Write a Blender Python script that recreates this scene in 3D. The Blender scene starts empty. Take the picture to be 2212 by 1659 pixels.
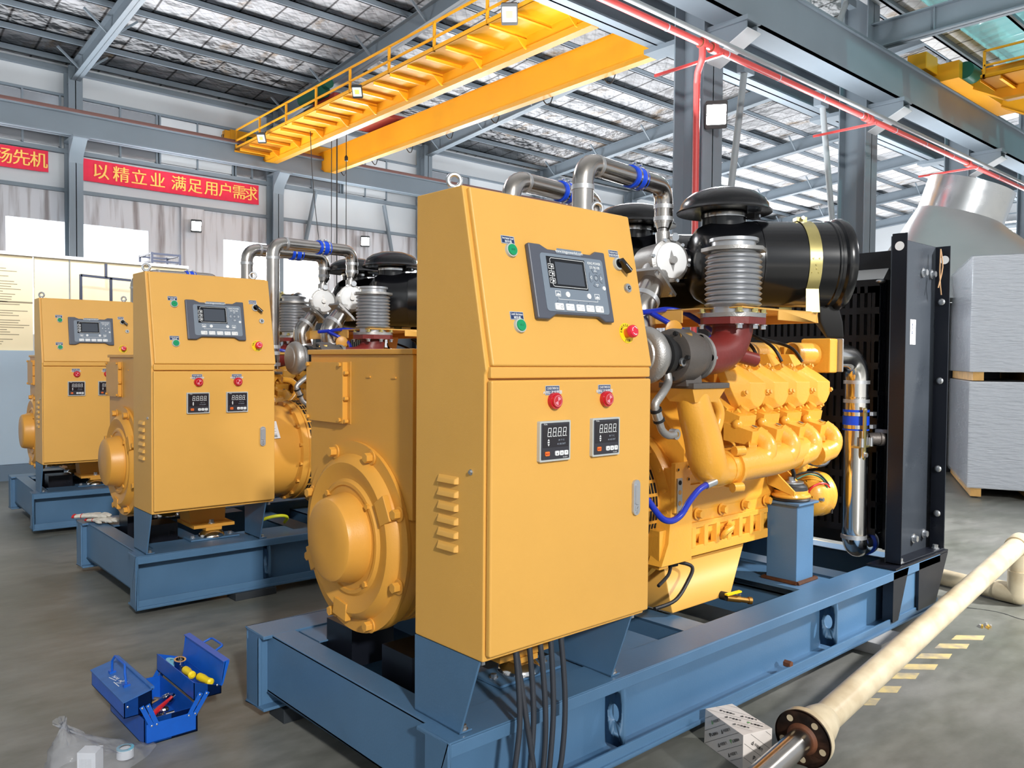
import bpy, bmesh, math, random
from mathutils import Matrix, Vector

random.seed(7)
SC = bpy.context.scene
COL = SC.collection

# ------------------------------------------------------------------ camera, sky, key lights, exposure
YAW, PITCH, ROLL, EYE = math.radians(48.0389), math.radians(-1.58415), math.radians(0.45179), 1.55
_f = Vector((math.cos(YAW) * math.cos(PITCH), math.sin(YAW) * math.cos(PITCH), math.sin(PITCH)))
_r = Vector((math.sin(YAW), -math.cos(YAW), 0))
_u = _r.cross(_f)
_right = math.cos(ROLL) * _r + math.sin(ROLL) * _u
_up = math.cos(ROLL) * _u - math.sin(ROLL) * _r
cam = bpy.data.objects.new('camera', bpy.data.cameras.new('camera'))
COL.objects.link(cam)
cam.data.sensor_width = 36
cam.data.lens = 1764.36 / 2212 * 36
cam.data.clip_end = 400
cam.matrix_world = Matrix(((_right.x, _up.x, -_f.x, 0), (_right.y, _up.y, -_f.y, 0), (_right.z, _up.z, -_f.z, EYE), (0, 0, 0, 1)))
SC.camera = cam

w = bpy.data.worlds.new('daylight')
SC.world = w
w.use_nodes = True
bg = w.node_tree.nodes['Background']
bg.inputs[0].default_value = (0.86, 0.93, 1.0, 1)
bg.inputs[1].default_value = 0.62

SC.view_settings.view_transform = 'Standard'
SC.view_settings.look = 'None'
SC.view_settings.gamma = 1
SC.view_settings.exposure = 0.14
SC.view_settings.use_curve_mapping = False
SC.cycles.use_denoising = True
SC.cycles.max_bounces = 8
SC.cycles.sample_clamp_indirect = 6

def lamp(name, kind, loc, target, power, size=0.4, color=(1, 1, 1), spot=None):
    d = bpy.data.lights.new(name, kind)
    d.energy = power
    d.color = color
    if kind == 'AREA':
        d.size = size
    else:
        d.shadow_soft_size = size
    if spot:
        d.spot_size = math.radians(spot); d.spot_blend = 0.9
    o = bpy.data.objects.new(name, d)
    COL.objects.link(o)
    o.location = loc
    o.rotation_euler = (Vector(target) - Vector(loc)).to_track_quat('-Z', 'Y').to_euler()
    return o
# floodlight of the bay behind the photographer (it throws the shadows of the cabinet and the alternator)
lamp('floodlight_behind', 'AREA', (-5.2, -16.5, 10.6), (2.4, 4.4, 0.9), 3900, 1.1, (1.0, 0.98, 0.94))
# floodlight over the open aisle to the right: lights the engine, the radiator and the aisle floor
lamp('floodlight_aisle', 'SPOT', (9.0, -3.2, 5.6), (6.6, 2.2, 0.6), 5200, 0.25, (1.0, 0.99, 0.98), 52)

# added fill lights without fittings, aimed up to brighten the foil roof
for _i in range(-1, 8):
    for _y, _z, _ty in ((9.3, 4.6, 17.0), (24.2, 4.8, 16.0)):
        lamp('roof_fill', 'AREA', (9.0 + 6 * _i, _y, _z), (9.0 + 6 * _i, _ty, 10.6), 420, 2.0, (0.97, 0.98, 1.0))
    lamp('roof_fill', 'AREA', (9.0 + 6 * _i, 7.2, 5.0), (9.0 + 6 * _i, 2.0, 9.6), 200, 2.0, (0.97, 0.98, 1.0))
_s = bpy.data.lights.new('sun', 'SUN'); _s.energy = 3.0; _s.angle = math.radians(2); _s.color = (1, 0.96, 0.9)
sun = bpy.data.objects.new('sun', _s); COL.objects.link(sun)
sun.rotation_euler = Vector((0.15, 0.62, -0.77)).to_track_quat('-Z', 'Y').to_euler()   # stands over the yard outside the open side; never reaches the machines

# ------------------------------------------------------------------ materials
def lin(c):
    return tuple(((x / 255) / 12.92 if x / 255 <= 0.04045 else ((x / 255 + 0.055) / 1.055) ** 2.4) for x in c) + (1,)
MATS = {}
def mat(name, rgb, rough=0.5, metal=0.0, var=0.0, scale=6.0, bump=0.0, bscale=60.0, coat=0.0, spec=0.5, rvar=0.0, rgb2=None, aniso=0.0):
    m = bpy.data.materials.new(name)
    m.use_nodes = True
    nt = m.node_tree
    p = nt.nodes['Principled BSDF']
    p.inputs['Base Color'].default_value = lin(rgb)
    p.inputs['Roughness'].default_value = rough
    p.inputs['Metallic'].default_value = metal
    p.inputs['Specular IOR Level'].default_value = spec
    if coat:
        p.inputs['Coat Weight'].default_value = coat
        p.inputs['Coat Roughness'].default_value = 0.12
    if var or rvar or bump:
        tc = nt.nodes.new('ShaderNodeTexCoord')
    if var or rvar:
        n = nt.nodes.new('ShaderNodeTexNoise')
        n.inputs['Scale'].default_value = scale
        n.inputs['Detail'].default_value = 5
        nt.links.new(tc.outputs['Object'], n.inputs['Vector'])
        if var:
            r = nt.nodes.new('ShaderNodeValToRGB')
            a = lin(rgb)
            b = lin(rgb2) if rgb2 else tuple(max(0, x * (1 - var)) for x in a[:3]) + (1,)
            r.color_ramp.elements[0].color = b
            r.color_ramp.elements[0].position = 0.35
            r.color_ramp.elements[1].color = a
            r.color_ramp.elements[1].position = 0.6
            nt.links.new(n.outputs['Fac'], r.inputs['Fac'])
            nt.links.new(r.outputs['Color'], p.inputs['Base Color'])
        if rvar:
            mr = nt.nodes.new('ShaderNodeMapRange')
            mr.inputs['From Min'].default_value = 0.3; mr.inputs['From Max'].default_value = 0.7
            mr.inputs['To Min'].default_value = rough - rvar; mr.inputs['To Max'].default_value = rough + rvar
            nt.links.new(n.outputs['Fac'], mr.inputs['Value'])
            nt.links.new(mr.outputs['Result'], p.inputs['Roughness'])
    if bump:
        n2 = nt.nodes.new('ShaderNodeTexNoise')
        n2.inputs['Scale'].default_value = bscale
        n2.inputs['Detail'].default_value = 3
        nt.links.new(tc.outputs['Object'], n2.inputs['Vector'])
        bp = nt.nodes.new('ShaderNodeBump')
        bp.inputs['Strength'].default_value = bump
        bp.inputs['Distance'].default_value = 0.01
        nt.links.new(n2.outputs['Fac'], bp.inputs['Height'])
        nt.links.new(bp.outputs['Normal'], p.inputs['Normal'])
    MATS[name] = m
    return m
def emit(name, rgb, s):
    m = mat(name, rgb, 0.4)
    p = m.node_tree.nodes['Principled BSDF']
    p.inputs['Emission Color'].default_value = lin(rgb)
    p.inputs['Emission Strength'].default_value = s
    return m

mat('cabinet_yellow', (228, 173, 84), 0.42, var=0.05, scale=2, bump=0.10, bscale=420)
mat('alternator_yellow', (222, 160, 66), 0.38, var=0.06, scale=3, bump=0.05, bscale=200)
mat('engine_yellow', (238, 172, 62), 0.30, var=0.06, scale=5, bump=0.12, bscale=90, coat=0.3)
mat('crane_yellow', (240, 166, 24), 0.45, var=0.10, scale=0.8)
mat('base_blue', (80, 116, 150), 0.36, var=0.10, scale=3, bump=0.05, bscale=120)
mat('steel_grey', (122, 134, 144), 0.50, var=0.10, scale=0.6)
mat('black_gloss', (14, 15, 19), 0.24, coat=0.25)
mat('black_panel', (17, 19, 25), 0.36, rvar=0.06)
mat('black_steel', (20, 23, 32), 0.33, rvar=0.06, scale=4)
mat('radiator_plate_sheen', (62, 68, 76), 0.30, 0.2, rvar=0.08, scale=3)  # black steel made lighter in colour, standing in for reflections
mat('black_rubber', (24, 24, 26), 0.55)
mat('cable_black', (50, 54, 62), 0.42)
mat('dark_slot', (4, 5, 8), 0.7)
mat('chrome', (232, 230, 228), 0.15, 1.0)
mat('stainless', (196, 190, 184), 0.22, 1.0, rvar=0.05, scale=14)
mat('weld_silver', (205, 207, 210), 0.40, 0.8)
mat('cast_alu', (176, 174, 172), 0.42, 0.75, bump=0.15, bscale=160)
mat('cast_grey', (112, 106, 102), 0.42, 0.55, bump=0.2, bscale=200)
mat('bellows_alu', (196, 198, 202), 0.30, 0.75)
mat('white_disc', (238, 240, 242), 0.45)
mat('zinc', (205, 208, 212), 0.28, 0.9)
mat('zinc_gold', (206, 192, 128), 0.30, 0.8, var=0.15, scale=12)
mat('brass', (196, 150, 80), 0.32, 0.85)
mat('oxide_red', (122, 42, 38), 0.42, var=0.15, scale=9, bump=0.1)
mat('silicone_blue', (20, 78, 226), 0.34)
mat('hose_blue', (22, 48, 178), 0.30, coat=0.3)
mat('wire_red', (224, 40, 34), 0.4)
mat('wire_green', (30, 96, 74), 0.4)
mat('wire_yellow_green', (214, 220, 40), 0.4)
mat('rust', (112, 66, 40), 0.65, var=0.4, scale=18)
mat('weld_burn', (96, 62, 44), 0.5, 0.5, var=0.4, scale=22)
mat('controller_dark', (84, 88, 100), 0.36)
mat('controller_face', (122, 134, 148), 0.45)
mat('screen_black', (12, 13, 18), 0.16)
mat('lcd', (72, 78, 88), 0.14)
mat('print_white', (236, 238, 240), 0.5)
mat('print_black', (26, 26, 28), 0.5)
mat('key_white', (232, 234, 236), 0.4)
mat('key_orange', (240, 120, 44), 0.4)
mat('bezel_grey', (188, 192, 190), 0.4)
mat('meter_black', (54, 54, 62), 0.3)
mat('meter_window', (42, 40, 46), 0.16)
mat('label_blue', (34, 54, 96), 0.35)
mat('label_rim', (176, 188, 204), 0.4)
mat('button_green', (12, 150, 96), 0.28)
mat('button_red', (222, 40, 66), 0.30)
mat('lamp_red', (196, 22, 40), 0.20, coat=0.4)
mat('lamp_pink', (226, 150, 164), 0.35)
mat('disc_yellow', (246, 216, 24), 0.42)
mat('handle_silver', (190, 194, 200), 0.34, 0.55)
mat('sticker_white', (236, 238, 242), 0.5)
mat('text_red', (190, 34, 32), 0.5)
mat('toolbox_blue', (16, 92, 196), 0.38, var=0.08, scale=20, coat=0.15)
mat('toolbox_worn', (54, 104, 172), 0.45, var=0.12, scale=24)
mat('tool_yellow', (244, 212, 28), 0.45)
mat('tool_red', (222, 36, 42), 0.4)
mat('tool_blue', (120, 190, 214), 0.4)
mat('cotton', (216, 212, 202), 0.9, var=0.15, scale=40, bump=0.5, bscale=300)
mat('cotton_red', (196, 40, 44), 0.85)
mat('carton_white', (226, 218, 212), 0.6, var=0.04, scale=8)
mat('logo_green', (96, 168, 84), 0.55)
mat('pvc_cream', (222, 208, 178), 0.32, var=0.14, scale=7, rgb2=(196, 178, 146), coat=0.2)
mat('flange_dark', (34, 24, 20), 0.55, var=0.3, scale=12, rgb2=(74, 46, 30))
mat('pipe_red', (206, 74, 72), 0.45, var=0.08, scale=2)
mat('pipe_grey', (150, 158, 162), 0.45)
mat('wood', (206, 160, 92), 0.65, var=0.2, scale=10)
mat('cardboard', (190, 150, 110), 0.7, var=0.12, scale=8)
mat('sheet_steel', (178, 180, 180), 0.36, 0.55, var=0.08, scale=1.2)
mat('neck_steel', (206, 208, 210), 0.22, 0.9, rvar=0.08, scale=3)
mat('banner_red', (226, 36, 70), 0.7, var=0.08, scale=4)
mat('banner_gold', (240, 192, 92), 0.6)
mat('wall_panel', (205, 210, 214), 0.6, var=0.05, scale=0.8)
mat('foil', (196, 198, 202), 0.24, 0.85, bump=0.8, bscale=3)
mat('partition_blue', (176, 196, 214), 0.35, var=0.06, scale=1)
mat('partition_base', (96, 116, 136), 0.5)
mat('gold_board', (250, 234, 196), 0.14, 0.0, bump=0.6, bscale=1.3, coat=0.8)
mat('text_grey', (150, 138, 112), 0.6)
mat('dark_frame', (70, 76, 96), 0.45)
mat('motor_green', (14, 84, 66), 0.45)
mat('hoist_red', (150, 50, 42), 0.5)
mat('lamp_housing', (38, 42, 44), 0.5)
mat('lamp_glass', (214, 222, 220), 0.2)
mat('cob_yellow', (222, 220, 110), 0.4)
emit('lamp_lit', (255, 255, 255), 30)
mat('paint_yellow', (206, 186, 130), 0.6, var=0.35, scale=12, rgb2=(160, 150, 132))
mat('yard_concrete', (196, 194, 188), 0.8, var=0.1, scale=0.3)
mat('debris', (220, 180, 60), 0.6)
mat('block_dark', (40, 46, 52), 0.6)
mat('block_grey', (176, 174, 172), 0.65, var=0.12, scale=9)
mat('rail_brown', (120, 84, 78), 0.6)

def glass(name, rgb, mix, rough=0.1, bump=0.0, bscale=8, glow=0.0):
    """thin transparent sheet: part see-through, part glossy"""
    m = bpy.data.materials.new(name); m.use_nodes = True
    nt = m.node_tree; nt.nodes.clear()
    out = nt.nodes.new('ShaderNodeOutputMaterial'); mx = nt.nodes.new('ShaderNodeMixShader')
    tr = nt.nodes.new('ShaderNodeBsdfTransparent'); p = nt.nodes.new('ShaderNodeBsdfPrincipled')
    tr.inputs[0].default_value = lin(rgb)
    p.inputs['Base Color'].default_value = lin(rgb); p.inputs['Roughness'].default_value = rough
    p.inputs['Coat Weight'].default_value = 0.5
    p.inputs['Emission Color'].default_value = (1, 1, 1, 1); p.inputs['Emission Strength'].default_value = glow
    mx.inputs[0].default_value = mix
    if bump:
        tc = nt.nodes.new('ShaderNodeTexCoord'); n = nt.nodes.new('ShaderNodeTexNoise'); b = nt.nodes.new('ShaderNodeBump')
        mp = nt.nodes.new('ShaderNodeMapping'); mp.inputs['Scale'].default_value = (1, 1, 6)
        n.inputs['Scale'].default_value = bscale; n.inputs['Detail'].default_value = 4
        b.inputs['Strength'].default_value = bump; b.inputs['Distance'].default_value = 0.05
        nt.links.new(tc.outputs['Object'], mp.inputs[0]); nt.links.new(mp.outputs[0], n.inputs['Vector'])
        nt.links.new(n.outputs['Fac'], b.inputs['Height']); nt.links.new(b.outputs['Normal'], p.inputs['Normal'])
    nt.links.new(tr.outputs[0], mx.inputs[1]); nt.links.new(p.outputs[0], mx.inputs[2]); nt.links.new(mx.outputs[0], out.inputs[0])
    MATS[name] = m
    return m
glass('window_glass', (240, 246, 250), 0.5, 0.3, glow=4.0)   # daylit panes, blown out white
glass('skylight_sheet', (170, 232, 232), 0.35, 0.5, glow=0.35)
glass('clear_plastic', (236, 240, 244), 0.34, 0.12, 0.9, 7)
mat('wrapped_grey', (206, 207, 214), 0.30, bump=0.0, coat=0.5)

def floor_material():
    m = mat('floor_concrete', (138, 140, 134), 0.42)
    nt = m.node_tree; p = nt.nodes['Principled BSDF']
    tc = nt.nodes.new('ShaderNodeTexCoord')
    def noise(s, d=6, sx=(1, 1, 1)):
        mp = nt.nodes.new('ShaderNodeMapping'); mp.inputs['Scale'].default_value = sx
        mp.inputs['Rotation'].default_value = (0, 0, 0.7)
        n = nt.nodes.new('ShaderNodeTexNoise'); n.inputs['Scale'].default_value = s; n.inputs['Detail'].default_value = d
        n.inputs['Roughness'].default_value = 0.6
        nt.links.new(tc.outputs['Object'], mp.inputs[0]); nt.links.new(mp.outputs[0], n.inputs['Vector'])
        return n
    n1, n2, n3 = noise(0.8), noise(3.5, 8, (1, 2.5, 1)), noise(40, 3)
    r1 = nt.nodes.new('ShaderNodeValToRGB')
    r1.color_ramp.elements[0].color = lin((98, 101, 92)); r1.color_ramp.elements[0].position = 0.3
    r1.color_ramp.elements[1].color = lin((138, 137, 134)); r1.color_ramp.elements[1].position = 0.72
    nt.links.new(n1.outputs['Fac'], r1.inputs['Fac'])
    r2 = nt.nodes.new('ShaderNodeValToRGB')
    r2.color_ramp.elements[0].color = (0.62, 0.62, 0.60, 1); r2.color_ramp.elements[0].position = 0.32
    r2.color_ramp.elements[1].color = (1.12, 1.12, 1.12, 1); r2.color_ramp.elements[1].position = 0.66
    nt.links.new(n2.outputs['Fac'], r2.inputs['Fac'])
    mx = nt.nodes.new('ShaderNodeMix'); mx.data_type = 'RGBA'; mx.blend_type = 'MULTIPLY'; mx.inputs[0].default_value = 0.75
    nt.links.new(r1.outputs['Color'], mx.inputs[6]); nt.links.new(r2.outputs['Color'], mx.inputs[7])
    nt.links.new(mx.outputs[2], p.inputs['Base Color'])
    mr = nt.nodes.new('ShaderNodeMapRange'); mr.inputs['To Min'].default_value = 0.30; mr.inputs['To Max'].default_value = 0.55
    nt.links.new(n2.outputs['Fac'], mr.inputs['Value']); nt.links.new(mr.outputs['Result'], p.inputs['Roughness'])
    b = nt.nodes.new('ShaderNodeBump'); b.inputs['Strength'].default_value = 0.06; b.inputs['Distance'].default_value = 0.01
    nt.links.new(n3.outputs['Fac'], b.inputs['Height']); nt.links.new(b.outputs['Normal'], p.inputs['Normal'])
floor_material()

def roof_material():
    """foil faced insulation quilt: creases across the slope, a fine diagonal mesh and brown water stains"""
    m = mat('roof_insulation', (222, 222, 222), 0.75, spec=0.25)
    nt = m.node_tree; p = nt.nodes['Principled BSDF']
    tc = nt.nodes.new('ShaderNodeTexCoord')
    def mapped(sc, rot=(0, 0, 0)):
        mp = nt.nodes.new('ShaderNodeMapping'); mp.inputs['Scale'].default_value = sc; mp.inputs['Rotation'].default_value = rot
        nt.links.new(tc.outputs['Object'], mp.inputs[0]); return mp
    def ramp(src, a, b, ca, cb):
        r = nt.nodes.new('ShaderNodeValToRGB')
        r.color_ramp.elements[0].position = a; r.color_ramp.elements[0].color = ca
        r.color_ramp.elements[1].position = b; r.color_ramp.elements[1].color = cb
        nt.links.new(src, r.inputs['Fac']); return r.outputs['Color']
    def mul(x, y, f=1.0):
        k = nt.nodes.new('ShaderNodeMix'); k.data_type = 'RGBA'; k.blend_type = 'MULTIPLY'; k.inputs[0].default_value = f
        nt.links.new(x, k.inputs[6]); nt.links.new(y, k.inputs[7]); return k.outputs[2]
    W = (1, 1, 1, 1)
    n = nt.nodes.new('ShaderNodeTexNoise'); n.inputs['Scale'].default_value = 0.9; n.inputs['Detail'].default_value = 7; n.inputs['Roughness'].default_value = 0.66
    nt.links.new(mapped((1.3, 0.7, 1), (0, 0, 0.4)).outputs[0], n.inputs['Vector'])
    stain = ramp(n.outputs['Fac'], 0.56, 0.70, lin((226, 227, 230)), lin((176, 150, 118)))
    wv = nt.nodes.new('ShaderNodeTexWave'); wv.wave_type = 'BANDS'; wv.bands_direction = 'X'
    wv.inputs['Scale'].default_value = 0.36; wv.inputs['Distortion'].default_value = 2.2; wv.inputs['Detail'].default_value = 3; wv.inputs['Detail Scale'].default_value = 1.2
    nt.links.new(mapped((1, 0.28, 1)).outputs[0], wv.inputs['Vector'])
    crease = ramp(wv.outputs['Fac'], 0.0, 0.018, (0.16, 0.15, 0.15, 1), W)
    dg = []
    for rot in (0.78, -0.78):
        w2 = nt.nodes.new('ShaderNodeTexWave'); w2.wave_type = 'BANDS'; w2.bands_direction = 'X'
        w2.inputs['Scale'].default_value = 1.1; w2.inputs['Distortion'].default_value = 0.4
        nt.links.new(mapped((1, 1, 1), (0, 0, rot)).outputs[0], w2.inputs['Vector'])
        dg.append(ramp(w2.outputs['Fac'], 0.0, 0.03, (0.78, 0.78, 0.78, 1), W))
    c = mul(mul(mul(stain, crease), dg[0]), dg[1])
    nt.links.new(c, p.inputs['Base Color'])
    nb = nt.nodes.new('ShaderNodeTexNoise'); nb.inputs['Scale'].default_value = 1.6; nb.inputs['Detail'].default_value = 3
    nt.links.new(tc.outputs['Object'], nb.inputs['Vector'])
    b = nt.nodes.new('ShaderNodeBump'); b.inputs['Strength'].default_value = 0.28; b.inputs['Distance'].default_value = 0.12
    nt.links.new(nb.outputs['Fac'], b.inputs['Height']); nt.links.new(b.outputs['Normal'], p.inputs['Normal'])
roof_material()

def streak_wall():
    m = mat('wall_plaster', (208, 208, 210), 0.7)
    nt = m.node_tree; p = nt.nodes['Principled BSDF']
    tc = nt.nodes.new('ShaderNodeTexCoord'); mp = nt.nodes.new('ShaderNodeMapping'); mp.inputs['Scale'].default_value = (3, 1, 0.25)
    n = nt.nodes.new('ShaderNodeTexNoise'); n.inputs['Scale'].default_value = 1.4; n.inputs['Detail'].default_value = 6
    nt.links.new(tc.outputs['Object'], mp.inputs[0]); nt.links.new(mp.outputs[0], n.inputs['Vector'])
    r = nt.nodes.new('ShaderNodeValToRGB')
    r.color_ramp.elements[0].position = 0.34; r.color_ramp.elements[0].color = lin((150, 142, 142))
    r.color_ramp.elements[1].position = 0.52; r.color_ramp.elements[1].color = lin((212, 212, 216))
    nt.links.new(n.outputs['Fac'], r.inputs['Fac']); nt.links.new(r.outputs['Color'], p.inputs['Base Color'])
streak_wall()

# ------------------------------------------------------------------ mesh helpers
def circ(n):
    return [(math.cos(2 * math.pi * i / n), math.sin(2 * math.pi * i / n)) for i in range(n)]
def frame_of(axis, p=(0, 0, 0), ref=None):
    """matrix whose z is the axis"""
    z = Vector(axis).normalized()
    r = Vector(ref) if ref else (Vector((0, 0, 1)) if abs(z.z) < 0.9 else Vector((1, 0, 0)))
    x = (r - r.dot(z) * z).normalized()
    y = z.cross(x)
    M = Matrix((x, y, z)).transposed().to_4x4()
    M.translation = Vector(p)
    return M
def frame_xyn(o, ex, ey):
    ex = Vector(ex).normalized(); ey = Vector(ey).normalized(); n = ex.cross(ey)
    M = Matrix((ex, ey, n)).transposed().to_4x4(); M.translation = Vector(o)
    return M
def smooth_path(pts, k=6):
    P = [Vector(p) for p in pts]
    if len(P) < 3: return P
    out = []
    for i in range(len(P) - 1):
        a = P[max(i - 1, 0)]; b = P[i]; c = P[i + 1]; d = P[min(i + 2, len(P) - 1)]
        for j in range(k):
            t = j / k
            out.append(0.5 * ((2 * b) + (c - a) * t + (2 * a - 5 * b + 4 * c - d) * t * t + (3 * b - a - 3 * c + d) * t ** 3))
    return out + [P[-1]]
def round_path(pts, r, k=8):
    """polyline with its corners replaced by arcs of radius r"""
    P = [Vector(p) for p in pts]; out = [P[0]]
    for i in range(1, len(P) - 1):
        a, b, c = P[i - 1], P[i], P[i + 1]
        d1 = (a - b).normalized(); d2 = (c - b).normalized()
        ang = d1.angle(d2)
        t = min(r / max(math.tan(ang / 2), 1e-4), 0.48 * (a - b).length, 0.48 * (c - b).length)
        s, e = b + d1 * t, b + d2 * t
        for j in range(k + 1):
            u = j / k
            out.append((1 - u) ** 2 * s + 2 * u * (1 - u) * b + u * u * e)
    return out + [P[-1]]

class B:
    """collects shapes and links them as ONE mesh object"""
    def __init__(self):
        self.v = []; self.f = []; self.m = []; self.F = None; self.mats = []
    def mi(self, name):
        if name not in self.mats: self.mats.append(name)
        return self.mats.index(name)
    def add(self, vs, fs, m):
        o = len(self.v); k = self.mi(m)
        for p in vs:
            p = Vector(p)
            self.v.append(self.F @ p if self.F else p)
        for f in fs:
            self.f.append([i + o for i in f]); self.m.append(k)
    def box(self, x0, x1, y0, y1, z0, z1, m):
        v = [(x, y, z) for z in (z0, z1) for y in (y0, y1) for x in (x0, x1)]
        self.add(v, [(0, 2, 3, 1), (4, 5, 7, 6), (0, 1, 5, 4), (2, 6, 7, 3), (0, 4, 6, 2), (1, 3, 7, 5)], m)
    def hexa(self, lo, hi, m):
        """solid between two polygons with the same number of corners"""
        n = len(lo)
        self.add(list(lo) + list(hi), [tuple(range(n))[::-1], tuple(range(n, 2 * n))] + [(i, (i + 1) % n, n + (i + 1) % n, n + i) for i in range(n)], m)
    def prism(self, poly, axis, lo, hi, m):
        f = {'x': lambda a, b, t: (t, a, b), 'y': lambda a, b, t: (a, t, b), 'z': lambda a, b, t: (a, b, t)}[axis]
        self.hexa([f(a, b, lo) for a, b in poly], [f(a, b, hi) for a, b in poly], m)
    def beam(self, p, q, wd, ht, m, ref=(0, 0, 1)):
        p = Vector(p); q = Vector(q)
        if abs((q - p).normalized().dot(Vector(ref))) > .99: ref = (1, 0, 0)
        M = frame_of(q - p, p, ref); L = (q - p).length
        c = [M @ Vector((a, b, 0)) for a, b in ((-ht / 2, -wd / 2), (ht / 2, -wd / 2), (ht / 2, wd / 2), (-ht / 2, wd / 2))]
        d = (q - p)
        self.hexa(c, [x + d for x in c], m)
    def cyl(self, p, q, r0, m, r1=None, n=24):
        r1 = r0 if r1 is None else r1
        M = frame_of(Vector(q) - Vector(p), p); L = (Vector(q) - Vector(p)).length
        c = circ(n)
        self.hexa([M @ Vector((a * r0, b * r0, 0)) for a, b in c], [M @ Vector((a * r1, b * r1, L)) for a, b in c], m)
    def lathe(self, prof, o, axis, m, n=40, caps=True):
        """prof: (radius, distance along the axis)"""
        M = frame_of(axis, o); c = circ(n); vs = []; fs = []
        for r, t in prof:
            vs += [M @ Vector((a * r, b * r, t)) for a, b in c]
        k = len(prof)
        for i in range(k - 1):
            for j in range(n):
                j2 = (j + 1) % n
                fs.append((i * n + j, i * n + j2, (i + 1) * n + j2, (i + 1) * n + j))
        if caps:
            fs.append(tuple(range(n))[::-1]); fs.append(tuple(range((k - 1) * n, k * n)))
        self.add(vs, fs, m)
    def tube(self, pts, r, m, n=12, caps=True):
        P = [Vector(p) for p in pts]; vs = []; fs = []
        rr = r if isinstance(r, (list, tuple)) else [r] * len(P)
        t = (P[1] - P[0]).normalized()
        x = frame_of(t).col[0].to_3d()
        for i, p in enumerate(P):
            a = P[max(i - 1, 0)]; b = P[min(i + 1, len(P) - 1)]
            t = (b - a).normalized()
            x = (x - x.dot(t) * t).normalized(); y = t.cross(x)
            vs += [p + rr[i] * (math.cos(2 * math.pi * j / n) * x + math.sin(2 * math.pi * j / n) * y) for j in range(n)]
        for i in range(len(P) - 1):
            for j in range(n):
                j2 = (j + 1) % n
                fs.append((i * n + j, i * n + j2, (i + 1) * n + j2, (i + 1) * n + j))
        if caps:
            fs.append(tuple(range(n))[::-1]); fs.append(tuple(range((len(P) - 1) * n, len(P) * n)))
        self.add(vs, fs, m)
    def torus(self, o, axis, R, r, m, n=28, k=10, a0=0, a1=2 * math.pi):
        M = frame_of(axis, o)
        full = abs(a1 - a0 - 2 * math.pi) < 1e-6
        if full:
            vs = []; fs = []
            for i in range(n):
                A = a0 + (a1 - a0) * i / n
                for j in range(k):
                    q = 2 * math.pi * j / k
                    vs.append(M @ Vector(((R + r * math.cos(q)) * math.cos(A), (R + r * math.cos(q)) * math.sin(A), r * math.sin(q))))
            for i in range(n):
                for j in range(k):
                    fs.append((i * k + j, ((i + 1) % n) * k + j, ((i + 1) % n) * k + (j + 1) % k, i * k + (j + 1) % k))
            self.add(vs, fs, m)
        else:
            self.tube([M @ Vector((R * math.cos(a0 + (a1 - a0) * i / n), R * math.sin(a0 + (a1 - a0) * i / n), 0)) for i in range(n + 1)], r, m, k)
    def bolt(self, p, axis, r, h, m, washer=None):
        p = Vector(p); a = Vector(axis).normalized()
        if washer:
            self.cyl(p, p + a * h * 0.25, r * 1.45, washer, n=14); p = p + a * h * 0.25
        M = frame_of(a, p)
        self.hexa([M @ Vector((r * x, r * y, 0)) for x, y in circ(6)], [M @ Vector((r * x, r * y, h)) for x, y in circ(6)], m)
    def ball(self, o, r, m, n=14, sz=(1, 1, 1)):
        vs = []; fs = []; k = n // 2
        for i in range(k + 1):
            th = math.pi * i / k
            for j in range(n):
                ph = 2 * math.pi * j / n
                vs.append((o[0] + r * sz[0] * math.sin(th) * math.cos(ph), o[1] + r * sz[1] * math.sin(th) * math.sin(ph), o[2] + r * sz[2] * math.cos(th)))
        for i in range(k):
            for j in range(n):
                fs.append((i * n + j, (i + 1) * n + j, (i + 1) * n + (j + 1) % n, i * n + (j + 1) % n))
        self.add(vs, fs, m)
    def poly(self, pts, m):
        self.add(pts, [tuple(range(len(pts)))], m)
    # --- flat drawing in the current frame F: s to the right, t up, h out of the surface
    def rect(self, s0, s1, t0, t1, h0, h1, m): self.box(s0, s1, t0, t1, h0, h1, m)
    def rrect(self, s0, s1, t0, t1, h0, h1, m, r=0.004, k=4):
        pl = []
        for cx, cy, a in ((s1 - r, t1 - r, 0), (s0 + r, t1 - r, 90), (s0 + r, t0 + r, 180), (s1 - r, t0 + r, 270)):
            for i in range(k + 1):
                q = math.radians(a + 90 * i / k); pl.append((cx + r * math.cos(q), cy + r * math.sin(q)))
        self.prism(pl, 'z', h0, h1, m)
    def disc(self, s, t, r, h0, h1, m, n=24, r1=None):
        self.hexa([(s + a * r, t + b * r, h0) for a, b in circ(n)], [(s + a * (r1 or r), t + b * (r1 or r), h1) for a, b in circ(n)], m)
    def arc(self, s, t, r0, r1, a0, a1, h, m, n=10):
        vs = []
        for i in range(n + 1):
            q = math.radians(a0 + (a1 - a0) * i / n)
            vs += [(s + r0 * math.cos(q), t + r0 * math.sin(q), h), (s + r1 * math.cos(q), t + r1 * math.sin(q), h)]
        self.add(vs, [(2 * i, 2 * i + 1, 2 * i + 3, 2 * i + 2) for i in range(n)], m)
    def line(self, p, q, wd, h, m):
        dx, dy = q[0] - p[0], q[1] - p[1]; L = math.hypot(dx, dy) or 1; nx, ny = -dy / L * wd / 2, dx / L * wd / 2
        self.poly([(p[0] + nx, p[1] + ny, h), (p[0] - nx, p[1] - ny, h), (q[0] - nx, q[1] - ny, h), (q[0] + nx, q[1] + ny, h)], m)
    def pline(self, pts, wd, h, m):
        for a, b in zip(pts[:-1], pts[1:]): self.line(a, b, wd, h, m)
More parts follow.
